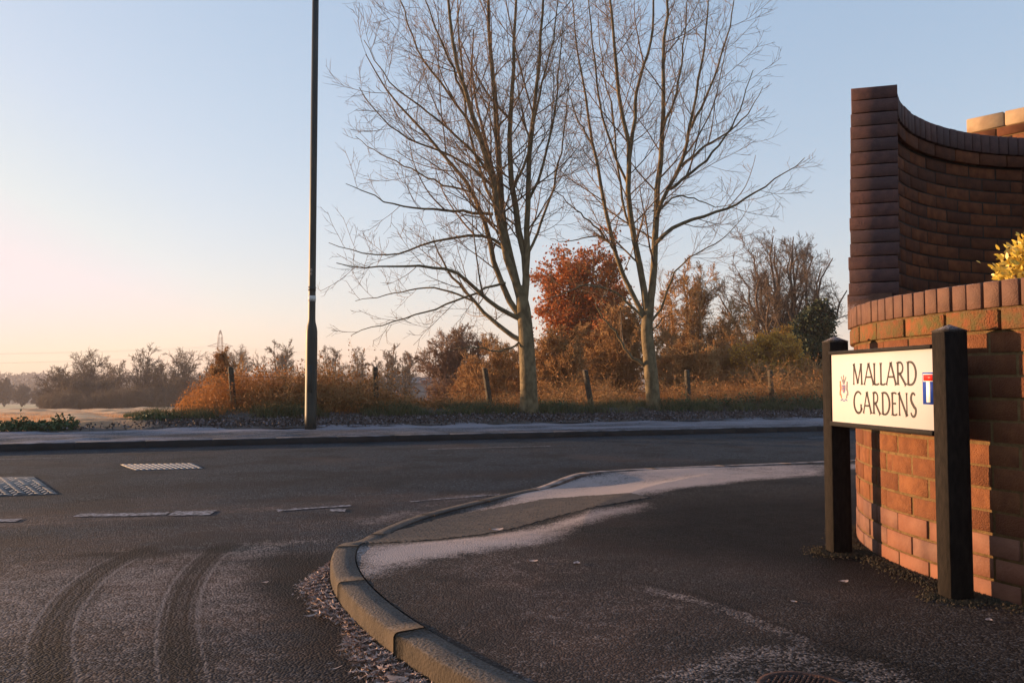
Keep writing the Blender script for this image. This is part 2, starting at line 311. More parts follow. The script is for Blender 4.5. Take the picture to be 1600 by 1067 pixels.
# ------------------------------------------------------------------ road
def road_build():
    t = np.unique(np.r_[np.linspace(-150, -8, 40), np.arange(-8, 1, .05), np.arange(1, 4.6, .0125), np.arange(4.6, 8.5, .03), np.arange(8.5, 14, .05), np.linspace(14, 160, 60)])
    s = np.unique(np.r_[np.linspace(-60, -12, 20), np.arange(-12, -7.6, .0125), np.arange(-7.6, -6, .02), np.arange(-6, 0.0, .05), [0.0]])
    T, S = np.meshgrid(t, s); X = K0[0] + EV[0] * T + NV[0] * S; Y = K0[1] + EV[1] * T + NV[1] * S
    w = wob(X, Y); w2 = wob(X + 7, Y - 3, 2.2)
    ws = wob(T * .15, S * 1.6, 1.0)                       # streaks that run with the traffic
    frost = np.clip(.02 + .05 * ws, 0, 1); dirt = np.zeros_like(X); dark = np.zeros_like(X)
    # side road: everything on the camera side of the junction line
    side = gzs([(-400, 868), (0, 862), (160, 856), (330, 862), (420, 868), (512, 864), (520, 900), (640, 1080), (640, 2500), (-2500, 2500)], -.1)
    ds = sdf(X, Y, side) + .05 * w2
    sd = soft(ds, .10)
    frost += sd * (.30 + .04 * w); dirt += sd * (.55 + .15 * w2)
    # band of brown film between the junction line and the give-way line
    band = gzs([(-400, 850), (-400, 800), (0, 792), (300, 786), (560, 775), (800, 765), (700, 800), (560, 835), (512, 864), (330, 862), (0, 862)], -.1)
    bd = soft(sdf(X, Y, band) + .12 * w, .2)
    frost += bd * np.clip(.13 + .15 * ws, 0, .6); dirt += bd * (.45 + .2 * ws)
    lp = gzs([(290, 868), (380, 850), (470, 840), (545, 838), (515, 864), (400, 868)], -.1)
    frost += .45 * soft(sdf(X, Y, lp) + .04 * w2, .09)
    lp = gzs([(540, 838), (600, 815), (690, 794), (780, 770), (760, 768), (640, 790), (560, 812)], -.1)
    frost += .28 * soft(sdf(X, Y, lp) + .04 * w2, .1)
    for q in ([(0, 878), (150, 866), (330, 868)], [(0, 868), (200, 864), (360, 858)]):
        dark += .7 * np.exp(-(dline(X, Y, gzs(q, -.1)) / .07) ** 2) * (.6 + .4 * np.sin(T * 3 + w))
    # warm sunlit patch just inside the side road, painted as frost and tint
    lp = gzs([(0, 900), (120, 880), (480, 880), (470, 960), (200, 980), (0, 985)], -.1)
    frost += .16 * soft(sdf(X, Y, lp) + .2 * w, .25); dirt += .25 * soft(sdf(X, Y, lp) + .2 * w, .3)
    # tyre tracks: paired ribs
    for q in ([(85, 1300), (80, 1067), (75, 990), (110, 930), (165, 885), (225, 858)], [(300, 1300), (288, 1067), (274, 975), (290, 915), (318, 878), (350, 852)]):
        d = dline(X, Y, smooth_poly(gzs(q, -.1), 3)); e = np.exp(-(d / .082) ** 4)
        dark += e * .85; frost -= e * .5
        for r in (.012, .045, .072): frost += .72 * np.exp(-((d - r) / .010) ** 2) * sd
    # swept dark gutter beside the near kerb and wheel-worn main road lanes
    kl = gzs([(760, 1090), (640, 1020), (540, 935), (508, 885), (520, 862)], -.1)
    dk = dline(X, Y, kl) + .03 * w2
    dark += .95 * np.exp(-(np.maximum(dk - .16, 0) / .22) ** 2) * sd; frost -= .35 * np.exp(-(np.maximum(dk - .15, 0) / .2) ** 2)
    frost += .10 * np.exp(-((S + 1.0) / .5) ** 2) + .06 * np.exp(-((S + 3.2) / .35) ** 2) * (1 + ws)
    dark += .55 * np.exp(-((S + 5.0) / .5) ** 2) * (1 - sd) * (1 - bd)
    V = np.stack([X, Y, np.full_like(X, -.1)], -1).reshape(-1, 3)
    mb = MB(); mb.grid(V, len(t), len(s))
    o = mb.build('road', M['road'], cols={'frost': np.clip(frost, 0, 1).ravel(), 'dirt': np.clip(dirt, 0, 1).ravel(), 'dark': np.clip(dark, 0, 1).ravel()})
    tag(o, kind='structure')
road_build()
def strip(mb, pts, w, z, rag=.0, seed=0):
    rg = np.random.default_rng(seed)
    p = resample(np.asarray(pts, float), max(6, int(np.linalg.norm(np.diff(pts, axis=0), axis=1).sum() / .06)))
    d = np.gradient(p, axis=0); d /= np.linalg.norm(d, axis=1, keepdims=True); n = np.c_[-d[:, 1], d[:, 0]]
    a = p + n * (w / 2 + rg.normal(0, rag, (len(p), 1))); b = p - n * (w / 2 + rg.normal(0, rag, (len(p), 1)))
    V = np.empty((2, len(p), 3)); V[0, :, :2] = b; V[1, :, :2] = a; V[:, :, 2] = z
    mb.grid(V.reshape(-1, 3), len(p), 2)
def markings():
    k = 0
    for pts, w, nm in (([(-60, 815), (30, 812)], .13, 0), ([(120, 804.5), (200, 803.5), (262, 802)], .13, 0), ([(268, 801.5), (333, 800.5)], .2, 0), ([(432, 797), (470, 794.5), (548, 789)], .07, 0),
                       ([(515, 797), (540, 796.5)], .12, 0), ([(640, 783), (720, 777), (780, 772)], .04, 0)):
        mb = MB(); strip(mb, gzs(pts, -.096), w, -.096, .012, k); k += 1
        tag(mb.build('road_marking', M['paint']), kind='structure')
    for pts, w in (([(-140, 721), (0, 717.3), (98, 715.5)], .035), ([(668, 701.6), (760, 699), (860, 696.5)], .05), ([(1262, 684), (1330, 682)], .07)):
        mb = MB(); strip(mb, gzs(pts, -.096), w, -.096, .006, k); k += 1
        tag(mb.build('road_marking', M['paint']), kind='structure')
markings()

# ------------------------------------------------------------------ near kerb, pavement, crossing
KERB = smooth_poly([(3.2, .2), (1.6, .75), (.9, 1.25), (.35, 1.85), (-.11, 2.39), (-.34, 2.75), (-.51, 3.04), (-.69, 3.42), (-.81, 3.76), (-.885, 4.05), (-.93, 4.4), (-.93, 4.8), (-.865, 5.3), (-.70, 5.85), (-.44, 6.35),
                    (-.1, 6.95), (.25, 7.48), (.62, 7.90), (1.1, 8.19), (2.0, 8.515), (3.5, 9.055), (6, 9.955), (12, 12.11), (40, 22.2)], 2)
def drop(y, x): # kerb lowered at the crossing
    a = np.clip((y - 4.30) / .75, 0, 1); b = np.clip((7.95 - y) / .6, 0, 1); q = np.minimum(a, b); q = q * q * (3 - 2 * q)
    return -.082 * q * (x < 1.2)
def kerb_near():
    L = np.r_[0, np.cumsum(np.linalg.norm(np.diff(KERB, axis=0), axis=1))]
    ph = np.interp(4.36, KERB[:60, 1] if False else KERB[:, 1], L) % .80
    mb = MB(); mbf = MB(); rg = random.Random(3); x0 = ph - .80; n = 0
    while x0 < L[-1] and n < 60:
        a, b = x0 + .006, x0 + .80 - .006; x0 += .80; n += 1
        if b < 0 or a > L[-1]: continue
        a = max(a, 0); b = min(b, L[-1]); K = 9
        tt = np.linspace(a, b, K); P = np.stack([np.interp(tt, L, KERB[:, i]) for i in (0, 1)], 1)
        d = np.gradient(P, axis=0); d /= np.linalg.norm(d, axis=1, keepdims=True)
        nn = np.c_[d[:, 1], -d[:, 0]]                       # towards the pavement
        if n and nn[0] @ (np.array([2.5, 4.5]) - P[0]) < 0: nn = -nn
        jz = rg.uniform(-.0015, .0015); jr = rg.uniform(-.001, .001); tone = rg.random()
        prof = [(0.004, -.25), (.004, -.016), (.009, -.006), (.019, -.001), (.118, .001), (.122, -.003), (.122, -.25)]
        V = np.array([[P[k, 0] + nn[k, 0] * (q + jr), P[k, 1] + nn[k, 1] * (q + jr), z + (drop(P[k, 1], P[k, 0]) + jz if z > -.2 else 0)] for k in range(K) for q, z in prof])
        m = len(prof)
        Fq = [[k * m + i, k * m + (i + 1) % m, (k + 1) * m + (i + 1) % m, (k + 1) * m + i] for k in range(K - 1) for i in range(m)]
        q_ = mbf if P[0, 1] > 7.2 else mb
        k0 = q_.n; q_.add(V, Fq, tone); q_.f.append(np.arange(m)[None] + k0); q_.f.append(np.arange(m)[::-1][None] + k0 + (K - 1) * m)
    tag(mb.build('kerb', M['kerb']), kind='structure'); tag(mbf.build('kerb', M['kerb_frost']), kind='structure')
kerb_near()
TACT = gzs([(556, 856), (590, 829), (700, 797), (850, 774), (912, 774), (990, 780), (1016, 787), (800, 826), (600, 852)], -.05)
def pave():
    d = np.gradient(KERB, axis=0); d /= np.linalg.norm(d, axis=1, keepdims=True); nn = np.c_[d[:, 1], -d[:, 0]]
    I = resample(KERB + nn * .127, 1500)
    n = len(I); Ls = np.linspace(0, 1, n)[:, None]
    far = resample(np.array([(6, .6), (6, 3.2), (6.2, 5.5), (7.5, 7.5), (12, 9.6), (44, 20)]), n)
    w = np.unique(np.r_[np.linspace(0, .5, 220), np.linspace(.5, 1, 60)])
    # denser sampling where the camera looks
    keep = np.unique(np.r_[np.arange(0, n, 12), np.where((I[:, 1] > 1.8) & (I[:, 0] < 3.6))[0]])
    I = I[keep]; far = far[keep]
    P = I[None] * (1 - w[:, None, None]) + far[None] * w[:, None, None]
    X, Y = P[..., 0], P[..., 1]
    dk = np.linalg.norm(P - I[None], axis=2)
    Z = drop(I[:, 1], I[:, 0])[None] * (1 - np.clip(dk / 1.25, 0, 1) ** 2) - .004
    wv = wob(X, Y); w2 = wob(X + 3, Y + 9, 2.5)
    Z = Z + .003 * wv
    A = gzs([(545, 858), (600, 847), (800, 819), (912, 801), (1010, 785), (1000, 791), (930, 812), (850, 838), (760, 858), (650, 880), (577, 893), (556, 876)], 0)
    B = gzs([(700, 799), (812, 762), (868, 752), (1100, 738), (1290, 735), (1290, 744), (1180, 752), (1080, 765), (1000, 776), (912, 775), (850, 775), (760, 788)], -.02)
    B = np.vstack([gzs([(690, 803), (800, 760), (866, 745), (1100, 730), (1290, 727), (1700, 722), (1700, 736)], -.02), B[4:]])
    Cc = gzs([(560, 900), (700, 862), (900, 850), (1010, 905), (1120, 935), (1250, 985), (1100, 1010), (950, 1067), (800, 1080), (620, 960)], 0)
    D = gzs([(860, 1080), (1000, 1050), (1130, 1012), (1250, 1004), (1380, 1030), (1500, 1062), (1520, 1200), (800, 1200)], 0)
    frost = (.90 + .08 * wv) * soft(sdf(X, Y, A) + .03 * w2, .12) ** .8 + (.85 + .12 * wv) * soft(sdf(X, Y, B) + .035 * w2, .12) ** .8
    frost += .26 * soft(sdf(X, Y, Cc) + .12 * wv, .4) + .30 * soft(sdf(X, Y, D) + .02 * w2, .05)
    E_ = gzs([(1000, 912), (1130, 942), (1280, 1002), (1250, 1008), (1120, 955), (1000, 925)], 0)
    frost += .3 * soft(sdf(X, Y, E_) + .01 * w2, .02)
    frost += .05 * w2 * .5
    dirt = .55 * soft(sdf(X, Y, Cc) + .1 * wv, .4) + .35 * soft(sdf(X, Y, gzs([(1000, 850), (1300, 870), (1480, 935), (1400, 980), (1250, 960), (1050, 900)], 0)), .4)
    dark = .95 * soft(sdf(X, Y, gzs([(920, 830), (1020, 785), (1330, 760), (1700, 800), (1700, 960), (1300, 900), (1100, 860)], 0)) + .1 * wv, .4)  # shade of the walls over the right-hand pavement, put into its colour
    dark += .8 * np.exp(-(dline(X, Y, gzs([(583, 887), (605, 882), (640, 875)], 0)) / .008) ** 2)
    dark += .6 * np.exp(-(dline(X, Y, gzs([(960, 905), (1080, 925), (1160, 952), (1285, 1004), (1400, 1036)], 0)) / .012) ** 2)
    wall = np.abs(np.hypot(X - 3.76, Y - 3.95) - 1.97)
    dirt += .6 * np.exp(-(wall / .09) ** 2)
    V = np.stack([X, Y, Z], -1).reshape(-1, 3)
    mb = MB(); mb.grid(V, len(keep), len(w))
    tag(mb.build('pavement', M['pave'], smooth=True, cols={'frost': np.clip(frost, 0, 1).ravel(), 'dirt': np.clip(dirt, 0, 1).ravel(), 'dark': np.clip(dark, 0, 1).ravel()}), kind='structure')
    # height lookup for things laid on it
    return X.ravel(), Y.ravel(), Z.ravel()
PX, PY, PZ = pave()
def pz(x, y):
    i = np.argmin((PX - x) ** 2 + (PY - y) ** 2); return PZ[i]
def tactile():
    mb = MB(); ax = np.array([.93, .37]); ax = np.array([math.cos(R_(60)), math.sin(R_(60))]); ay = np.array([-ax[1], ax[0]])
    c = TACT.mean(0); st = .055
    mask = (PX > -1.4) & (PX < 2) & (PY > 4) & (PY < 8); qx, qy, qz = PX[mask], PY[mask], PZ[mask]
    cells = [c + ax * i * st + ay * j * st for i in range(-45, 46) for j in range(-45, 46)]
    cells = np.array(cells); inside = sdf(cells[:, 0], cells[:, 1], TACT) < -.01
    a = np.arange(6) * math.pi / 3
    rg = random.Random(4)
    for p in cells[inside]:
        z = qz[np.argmin((qx - p[0]) ** 2 + (qy - p[1]) ** 2)]
        V = [(p[0] + .017 * math.cos(b), p[1] + .017 * math.sin(b), z - .002) for b in a] + [(p[0] + .011 * math.cos(b), p[1] + .011 * math.sin(b), z + .0035) for b in a]
        mb.add(V, [[i, (i + 1) % 6, 6 + (i + 1) % 6, 6 + i] for i in range(6)], rg.random()); mb.f.append(np.arange(6)[None] + mb.n - 6)
    # slab sheet under the blisters
    g = 120; us = np.linspace(-1, 1, g)
    P = c + (us[None, :, None] * ax * 1.5) + (us[:, None, None] * ay * 1.5)
    q = P.reshape(-1, 2); zz = np.array([qz[np.argmin((qx - a_) ** 2 + (qy - b_) ** 2)] for a_, b_ in q]); ins = sdf(q[:, 0], q[:, 1], TACT)
    idx = []
    for j in range(g - 1):
        for i in range(g - 1):
            k = j * g + i
            if max(ins[k], ins[k + 1], ins[k + g], ins[k + g + 1]) < .005: idx.append([k, k + g, k + g + 1, k + 1])
    mb.add(np.c_[q, zz + .003], idx)
    tag(mb.build('tactile_paving', M['tactile']), kind='structure')
tactile()

# ------------------------------------------------------------------ far kerb, path, land
def zland(s, t=None):
    s = np.asarray(s, float)
    z = np.interp(s, [0, 2.6, 3.6, 4.8, 6.5, 9, 150, 300, 420, 600, 900, 1500], [0, .01, .06, .14, .06, -.15, -3.95, -7.2, -9.4, -8, 3, 3])
    if t is not None:
        k = np.clip((np.asarray(t, float) + .8) / 2.6, 0, 1); k = k * k * (3 - 2 * k); z = z * k + np.minimum(z, np.interp(s, [0, 2.6, 6.5, 9], [0, .01, -.04, -.15])) * (1 - k)
    return z
def far_side():
    mb = MB(); L = .914
    for i in range(-40, 120):
        t0, t1 = i * L + .0015, (i + 1) * L - .0015
        q = [ts(t0, 0), ts(t1, 0), ts(t1, .13), ts(t0, .13)]
        mb.prism(q, -.2, 0.0, (i * 37 % 10) / 10)
    a_, b_ = ts(-40 * L, .003), ts(120 * L, .003); c_, d_ = ts(120 * L, .127), ts(-40 * L, .127); mb.prism([a_, b_, c_, d_], -.2, -.004, .5)
    tag(mb.build('far_kerb', M['far_kerb'], bevel=.012), kind='structure')
    t = np.unique(np.r_[np.linspace(-80, -6, 60), np.arange(-6, 24, .08), np.linspace(24, 110, 60)]); s = np.arange(.13, 2.95, .07)
    T, S = np.meshgrid(t, s); X = K0[0] + EV[0] * T + NV[0] * S; Y = K0[1] + EV[1] * T + NV[1] * S
    ws = wob(T * .2, S * 1.3); w2 = wob(X, Y, 1.5)
    frost = np.clip(.55 + .22 * ws + .1 * w2, 0, 1); dirt = .2 * np.clip(ws, 0, 1)
    frost -= .5 * np.exp(-((S - .15) / .12) ** 2)
    dark = .6 * np.exp(-((S - .9 - .12 * ws) / .035) ** 2) * np.clip(w2, 0, 1)
    V = np.stack([X, Y, zland(S, T) - .004 + .01 * w2 * (S > .3)], -1).reshape(-1, 3)
    m = MB(); m.grid(V, len(t), len(s))
    tag(m.build('far_pavement', M['path'], smooth=True, cols={'frost': np.clip(frost, 0, 1).ravel(), 'dirt': dirt.ravel(), 'dark': dark.ravel()}), kind='structure')
    # verge bank
    t = np.unique(np.r_[np.linspace(-80, -6, 60), np.arange(-6, 30, .15), np.linspace(30, 110, 60)]); s = np.unique(np.r_[np.arange(2.6, 7, .12)])
    T, S = np.meshgrid(t, s); X = K0[0] + EV[0] * T + NV[0] * S; Y = K0[1] + EV[1] * T + NV[1] * S
    bank = np.exp(-((S - 5.0) / .8) ** 2) * np.clip((T - .5) / 2, 0, 1)
    V = np.stack([X, Y, zland(S, T) + .03 * wob(X, Y, 1.2) * np.clip((S - 2.7) * 2, 0, 1) + .12 * bank], -1).reshape(-1, 3)
    m = MB(); m.grid(V, len(t), len(s), (np.clip((2.0 - T) / 2.2, 0, 1) * np.clip((S - 3.2) / .6, 0, 1)).ravel()); tag(m.build('verge', M['verge'], smooth=True), kind='structure')
    # the field, falling away to the valley
    t = np.unique(np.r_[np.linspace(-900, -40, 60), np.arange(-40, 60, .5), np.linspace(60, 900, 60)]); s = np.unique(np.r_[np.arange(6.3, 40, .25), np.linspace(40, 158, 120)])
    T, S = np.meshgrid(t, s); X = K0[0] + EV[0] * T + NV[0] * S; Y = K0[1] + EV[1] * T + NV[1] * S
    V = np.stack([X, Y, zland(S, T) + (.05 * wob(X, Y, .8) + .10 * wob(X, Y, .12)) * np.clip((S - 6.3) / 4, .2, 1)], -1).reshape(-1, 3)
    m = MB(); m.grid(V, len(t), len(s)); tag(m.build('field', M['field'], smooth=True), kind='structure')
    t = np.linspace(-1500, 1500, 60); s = np.r_[157, 200, 260, 300, 360, 420]
    T, S = np.meshgrid(t, s); X = K0[0] + EV[0] * T + NV[0] * S; Y = K0[1] + EV[1] * T + NV[1] * S
    m = MB(); m.grid(np.stack([X, Y, zland(S) - .05], -1).reshape(-1, 3), len(t), len(s)); tag(m.build('pasture', M['far_field'], smooth=True), kind='structure')
    t = np.linspace(-1500, 1500, 200); s = np.r_[420, 500, 600, 700, 800, 900, 1000, 1300]
    T, S = np.meshgrid(t, s); X = K0[0] + EV[0] * T + NV[0] * S; Y = K0[1] + EV[1] * T + NV[1] * S
    m = MB(); m.grid(np.stack([X, Y, zland(S) + 1.6 * wob(X, Y, .01) * (S > 500) - .05], -1).reshape(-1, 3), len(t), len(s)); tag(m.build('hills', M['hill'], smooth=True), kind='structure')
    # base sheet under everything near the camera
    m = MB(); m.box((-400, -200, -.6), (400, 8, -.5)); tag(m.build('ground', M['verge']), kind='structure')
far_side()
# ------------------------------------------------------------------ brickwork
RC = np.array([3.76, 3.95])
def ring_pt(r, a): return RC + r * np.array([math.cos(a), math.sin(a)])
def ring_course(mb, r0, r1, a0, a1, z0, z1, blen, off, rg, joint=.010, jit=.002, rref=None):
    """bricks along an arc between radii r0<r1, angles a0<a1 (radians)"""
    rref = rref or r1; da = blen / rref; ja = joint / rref; a = a0 - off * da
    while a < a1:
        b0, b1 = max(a + ja / 2, a0), min(a + da - ja / 2, a1); a += da
        if b1 - b0 < .02 / rref: continue
        j = rg.uniform(-jit, jit); jz = rg.uniform(-.0015, .0015); n = 3
        V = []
        for k in range(n):
            an = b0 + (b1 - b0) * k / (n - 1)
            for r, z in ((r0 + j, z0 + jz), (r1 + j, z0 + jz), (r1 + j, z1 + jz), (r0 + j, z1 + jz)):
                p = ring_pt(r, an); V.append((p[0], p[1], z))
        Fq = [[k * 4 + i, (k + 1) * 4 + i, (k + 1) * 4 + (i + 1) % 4, k * 4 + (i + 1) % 4] for k in range(n - 1) for i in range(4)] + [[0, 1, 2, 3], [(n - 1) * 4 + 3, (n - 1) * 4 + 2, (n - 1) * 4 + 1, (n - 1) * 4]]
        mb.add(V, Fq, rg.random())
def ring_band(mb, r0, r1, a0, a1, z0, z1, n=60):
    V = []
    for k in range(n + 1):
        an = a0 + (a1 - a0) * k / n
        for r, z in ((r0, z0), (r1, z0), (r1, z1), (r0, z1)):
            p = ring_pt(r, an); V.append((p[0], p[1], z))
    Fq = [[k * 4 + i, (k + 1) * 4 + i, (k + 1) * 4 + (i + 1) % 4, k * 4 + (i + 1) % 4] for k in range(n) for i in range(4)] + [[0, 1, 2, 3], [n * 4 + 3, n * 4 + 2, n * 4 + 1, n * 4]]
    mb.add(V, Fq)
A_END = R_(157.8)                            # where the tall wall ends and the low planter begins
def planter():
    t = thing('brick_planter', 'low curved brick planter wall with upright coping bricks behind the street sign', 'planter', (0, 0, 0))
    rg = random.Random(7); A1 = R_(268); A0 = R_(118)
    ch = .0889; m1 = MB(); m2 = MB()
    for k in range(12):
        z0 = 1.05 - (k + 1) * ch + .0055; z1 = 1.05 - k * ch - .0055
        ring_course(m2 if k >= 9 else m1, 1.86, 1.972 + (.003 if k >= 9 else 0), A0, A1, z0, z1, .235, (k % 2) * .5 + .1, rg, joint=.013, jit=.003)
    m1.build('facing_bricks', M['brick'], t, bevel=.0016); o = m2.build('base_courses', M['brick_low'], t, bevel=.0015); o['label'] = 'purple grey base bricks'
    m = MB(); ring_band(m, 1.76, 1.9685, A0, A1, -.1, 1.13); m.build('mortar_joints', M['mortar'], t, smooth=False)
    m = MB(); ring_course(m, 1.85, 1.992, A0, A1, 1.055, 1.135, .27, .3, rg, joint=.014, jit=.003); m.build('projecting_course', M['brick_moss'], t, bevel=.003)
    m = MB(); ring_course(m, 1.765, 2.0, A_END + .012, A1, 1.142, 1.245, .079, 0, rg, joint=.009, jit=.003, rref=2.0)
    # the sweep that turns the coping up into the tall wall's end
    ch_t = []
    n = 9; p0 = A_END
    for i in range(n):                         # fillet of radius .085 on the cap in front of the tall wall end
        a = i / (n - 1) * math.pi / 2; dx = .10 * (1 - math.sin(a)); dz = .10 * (1 - math.cos(a))
        an = p0 + dx / 1.9; z = 1.246 + dz
        ch_t.append((an, z))
    V = []
    for an, z in ch_t:
        for r in (1.768, 2.0): q = ring_pt(r, an); V.append((q[0], q[1], z))
    V2 = [(v[0], v[1], 1.20) for v in V]
    mb = m; k0 = 0; nn = len(ch_t)
    Fq = [[2 * i, 2 * i + 2, 2 * i + 3, 2 * i + 1] for i in range(nn - 1)] + [[2 * i, 2 * nn + 2 * i, 2 * nn + 2 * i + 2, 2 * i + 2] for i in range(nn - 1)] + [[2 * i + 1, 2 * i + 3, 2 * nn + 2 * i + 3, 2 * nn + 2 * i + 1] for i in range(nn - 1)]
    m.add(V + V2, Fq, .5)
    o = m.build('coping', M['brick_cap'], t, bevel=.0025)
    m = MB(); ring_band(m, 1.78, 1.985, A_END, A1, 1.13, 1.236); m.build('coping_joints', M['mortar'], t)
    m = MB(); a = np.linspace(0, 2 * np.pi, 64, endpoint=False)
    m.prism([ring_pt(1.755, x) for x in a], .0, 1.12); m.build('soil', M['soil'], t)
    return t
planter()
def tall_wall():
    t = thing('tall_curved_wall', 'tall dark red brick wall curving behind the planter, its plum brick end stepping down', 'wall', (0, 0, 0))
    rg = random.Random(11); A0 = R_(96.5); zt = 2.53
    m = MB()                                   # header stack of the wall end
    k = 0; z = 1.262
    while z < zt - .02:
        h = .0745; j = rg.uniform(-.003, .003)
        f = (z - 1.262) / 1.27; ri, ro = 1.733 - .018 * f + j, 1.994 - .038 * f + j
        p = [ring_pt(ri, A_END - .06), ring_pt(ro, A_END - .06), ring_pt(ro, A_END + .006), ring_pt(ri, A_END - .008)]
        zz = min(z + h, zt)
        tw = rg.uniform(-.002, .002)
        m.prism([q + np.array([tw, -tw]) for q in p], z + .003, zz - .003, rg.random()); z += h
    m.build('wall_end_bricks', M['brick_plum'], t, bevel=.002)
    m = MB(); ring_band(m, 1.745, 1.94, A_END - .055, A_END - .016, 1.20, zt - .008, 3); m.build('end_joints', M['mortar_dark'], t)
    # curved brick face (recessed) and projecting course, soldier coping
    m = MB(); ch = .081; kk = 0; zz = zt - .215
    while zz > 1.0:
        ring_course(m, 1.757, 1.935, A0, A_END - .062, zz - ch + .005, zz - .005, .235, (kk % 2) * .5, rg, joint=.011, rref=1.76); zz -= ch; kk += 1
    # seen face is the inner one: pull it back 2 cm behind the coping
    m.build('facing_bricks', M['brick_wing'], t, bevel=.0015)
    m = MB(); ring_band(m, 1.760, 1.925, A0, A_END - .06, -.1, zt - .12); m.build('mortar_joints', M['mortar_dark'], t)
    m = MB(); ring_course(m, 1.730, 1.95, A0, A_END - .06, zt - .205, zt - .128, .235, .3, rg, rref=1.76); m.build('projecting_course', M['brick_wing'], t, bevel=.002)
    m = MB(); ring_course(m, 1.718, 1.962, A0, A_END - .06, zt - .122, zt, .079, 0, rg, joint=.008, jit=.003, rref=1.76); m.build('coping', M['brick_plum'], t, bevel=.002)
    m = MB(); ring_course(m, 1.757, 1.935, A0, A_END - .06, 1.0, 1.01, .2, 0, rg)
tall_wall()
def straight_wall(name, label, a, b, th, h, m_face, cap_h, m_cap, ch=.0889, blen=.25, cap_len=.62, cap_over=.02, cat='wall'):
    a = np.array(a, float); b = np.array(b, float); L = np.linalg.norm(b - a); d = (b - a) / L; n = np.array([d[1], -d[0]])
    ang = math.atan2(d[1], d[0]); t = thing(name, label, cat, (a[0], a[1], 0), ang); rg = random.Random(5)
    m = MB(); m.box((.012, .012, -.1), (L - .012, th - .012, h - cap_h)); m.build('mortar_joints', M['mortar'], t)
    m = MB(); z = h - cap_h; k = 0
    while z > 0:
        x = -(k % 2) * blen / 2
        while x < L:
            x0, x1 = max(x + .006, 0), min(x + blen - .006, L)
            if x1 - x0 > .03: m.box((x0, 0, z - ch + .006), (x1, .09, z - .006), rg.random()); m.box((x0, th - .09, z - ch + .006), (x1, th, z - .006), rg.random())
            x += blen
        y = .1
        m.box((0, .1, z - ch + .006), (.09, th - .1, z - .006), rg.random())
        z -= ch; k += 1
    m.build('facing_bricks', m_face, t, bevel=.002)
    m = MB(); x = -cap_over
    while x < L:
        m.box((x + .004, -cap_over, h - cap_h + .002), (min(x + cap_len, L + cap_over) - .004, th + cap_over, h), rg.random()); x += cap_len
    m.build('coping', m_cap, t, bevel=.008)
    return t
# dark return wall at the frame's right edge, and the sunlit wall with pale coping beyond it
e = ring_pt(1.80, R_(96.5))
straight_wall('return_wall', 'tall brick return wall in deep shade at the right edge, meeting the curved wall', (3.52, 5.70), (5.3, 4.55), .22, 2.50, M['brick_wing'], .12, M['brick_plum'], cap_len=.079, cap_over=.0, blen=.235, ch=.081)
straight_wall('pale_coped_wall', 'sunlit brick wall with pale stone coping rising behind the curved wall', gY(1509, 187, 7.6)[:2], gY(1509, 187, 7.6)[:2] + np.array([1.6, -1.75]) , .3, float(gY(1509, 187, 7.6)[2]), M['brick'], .135, M['stone'], cap_len=.32, cap_over=.0)

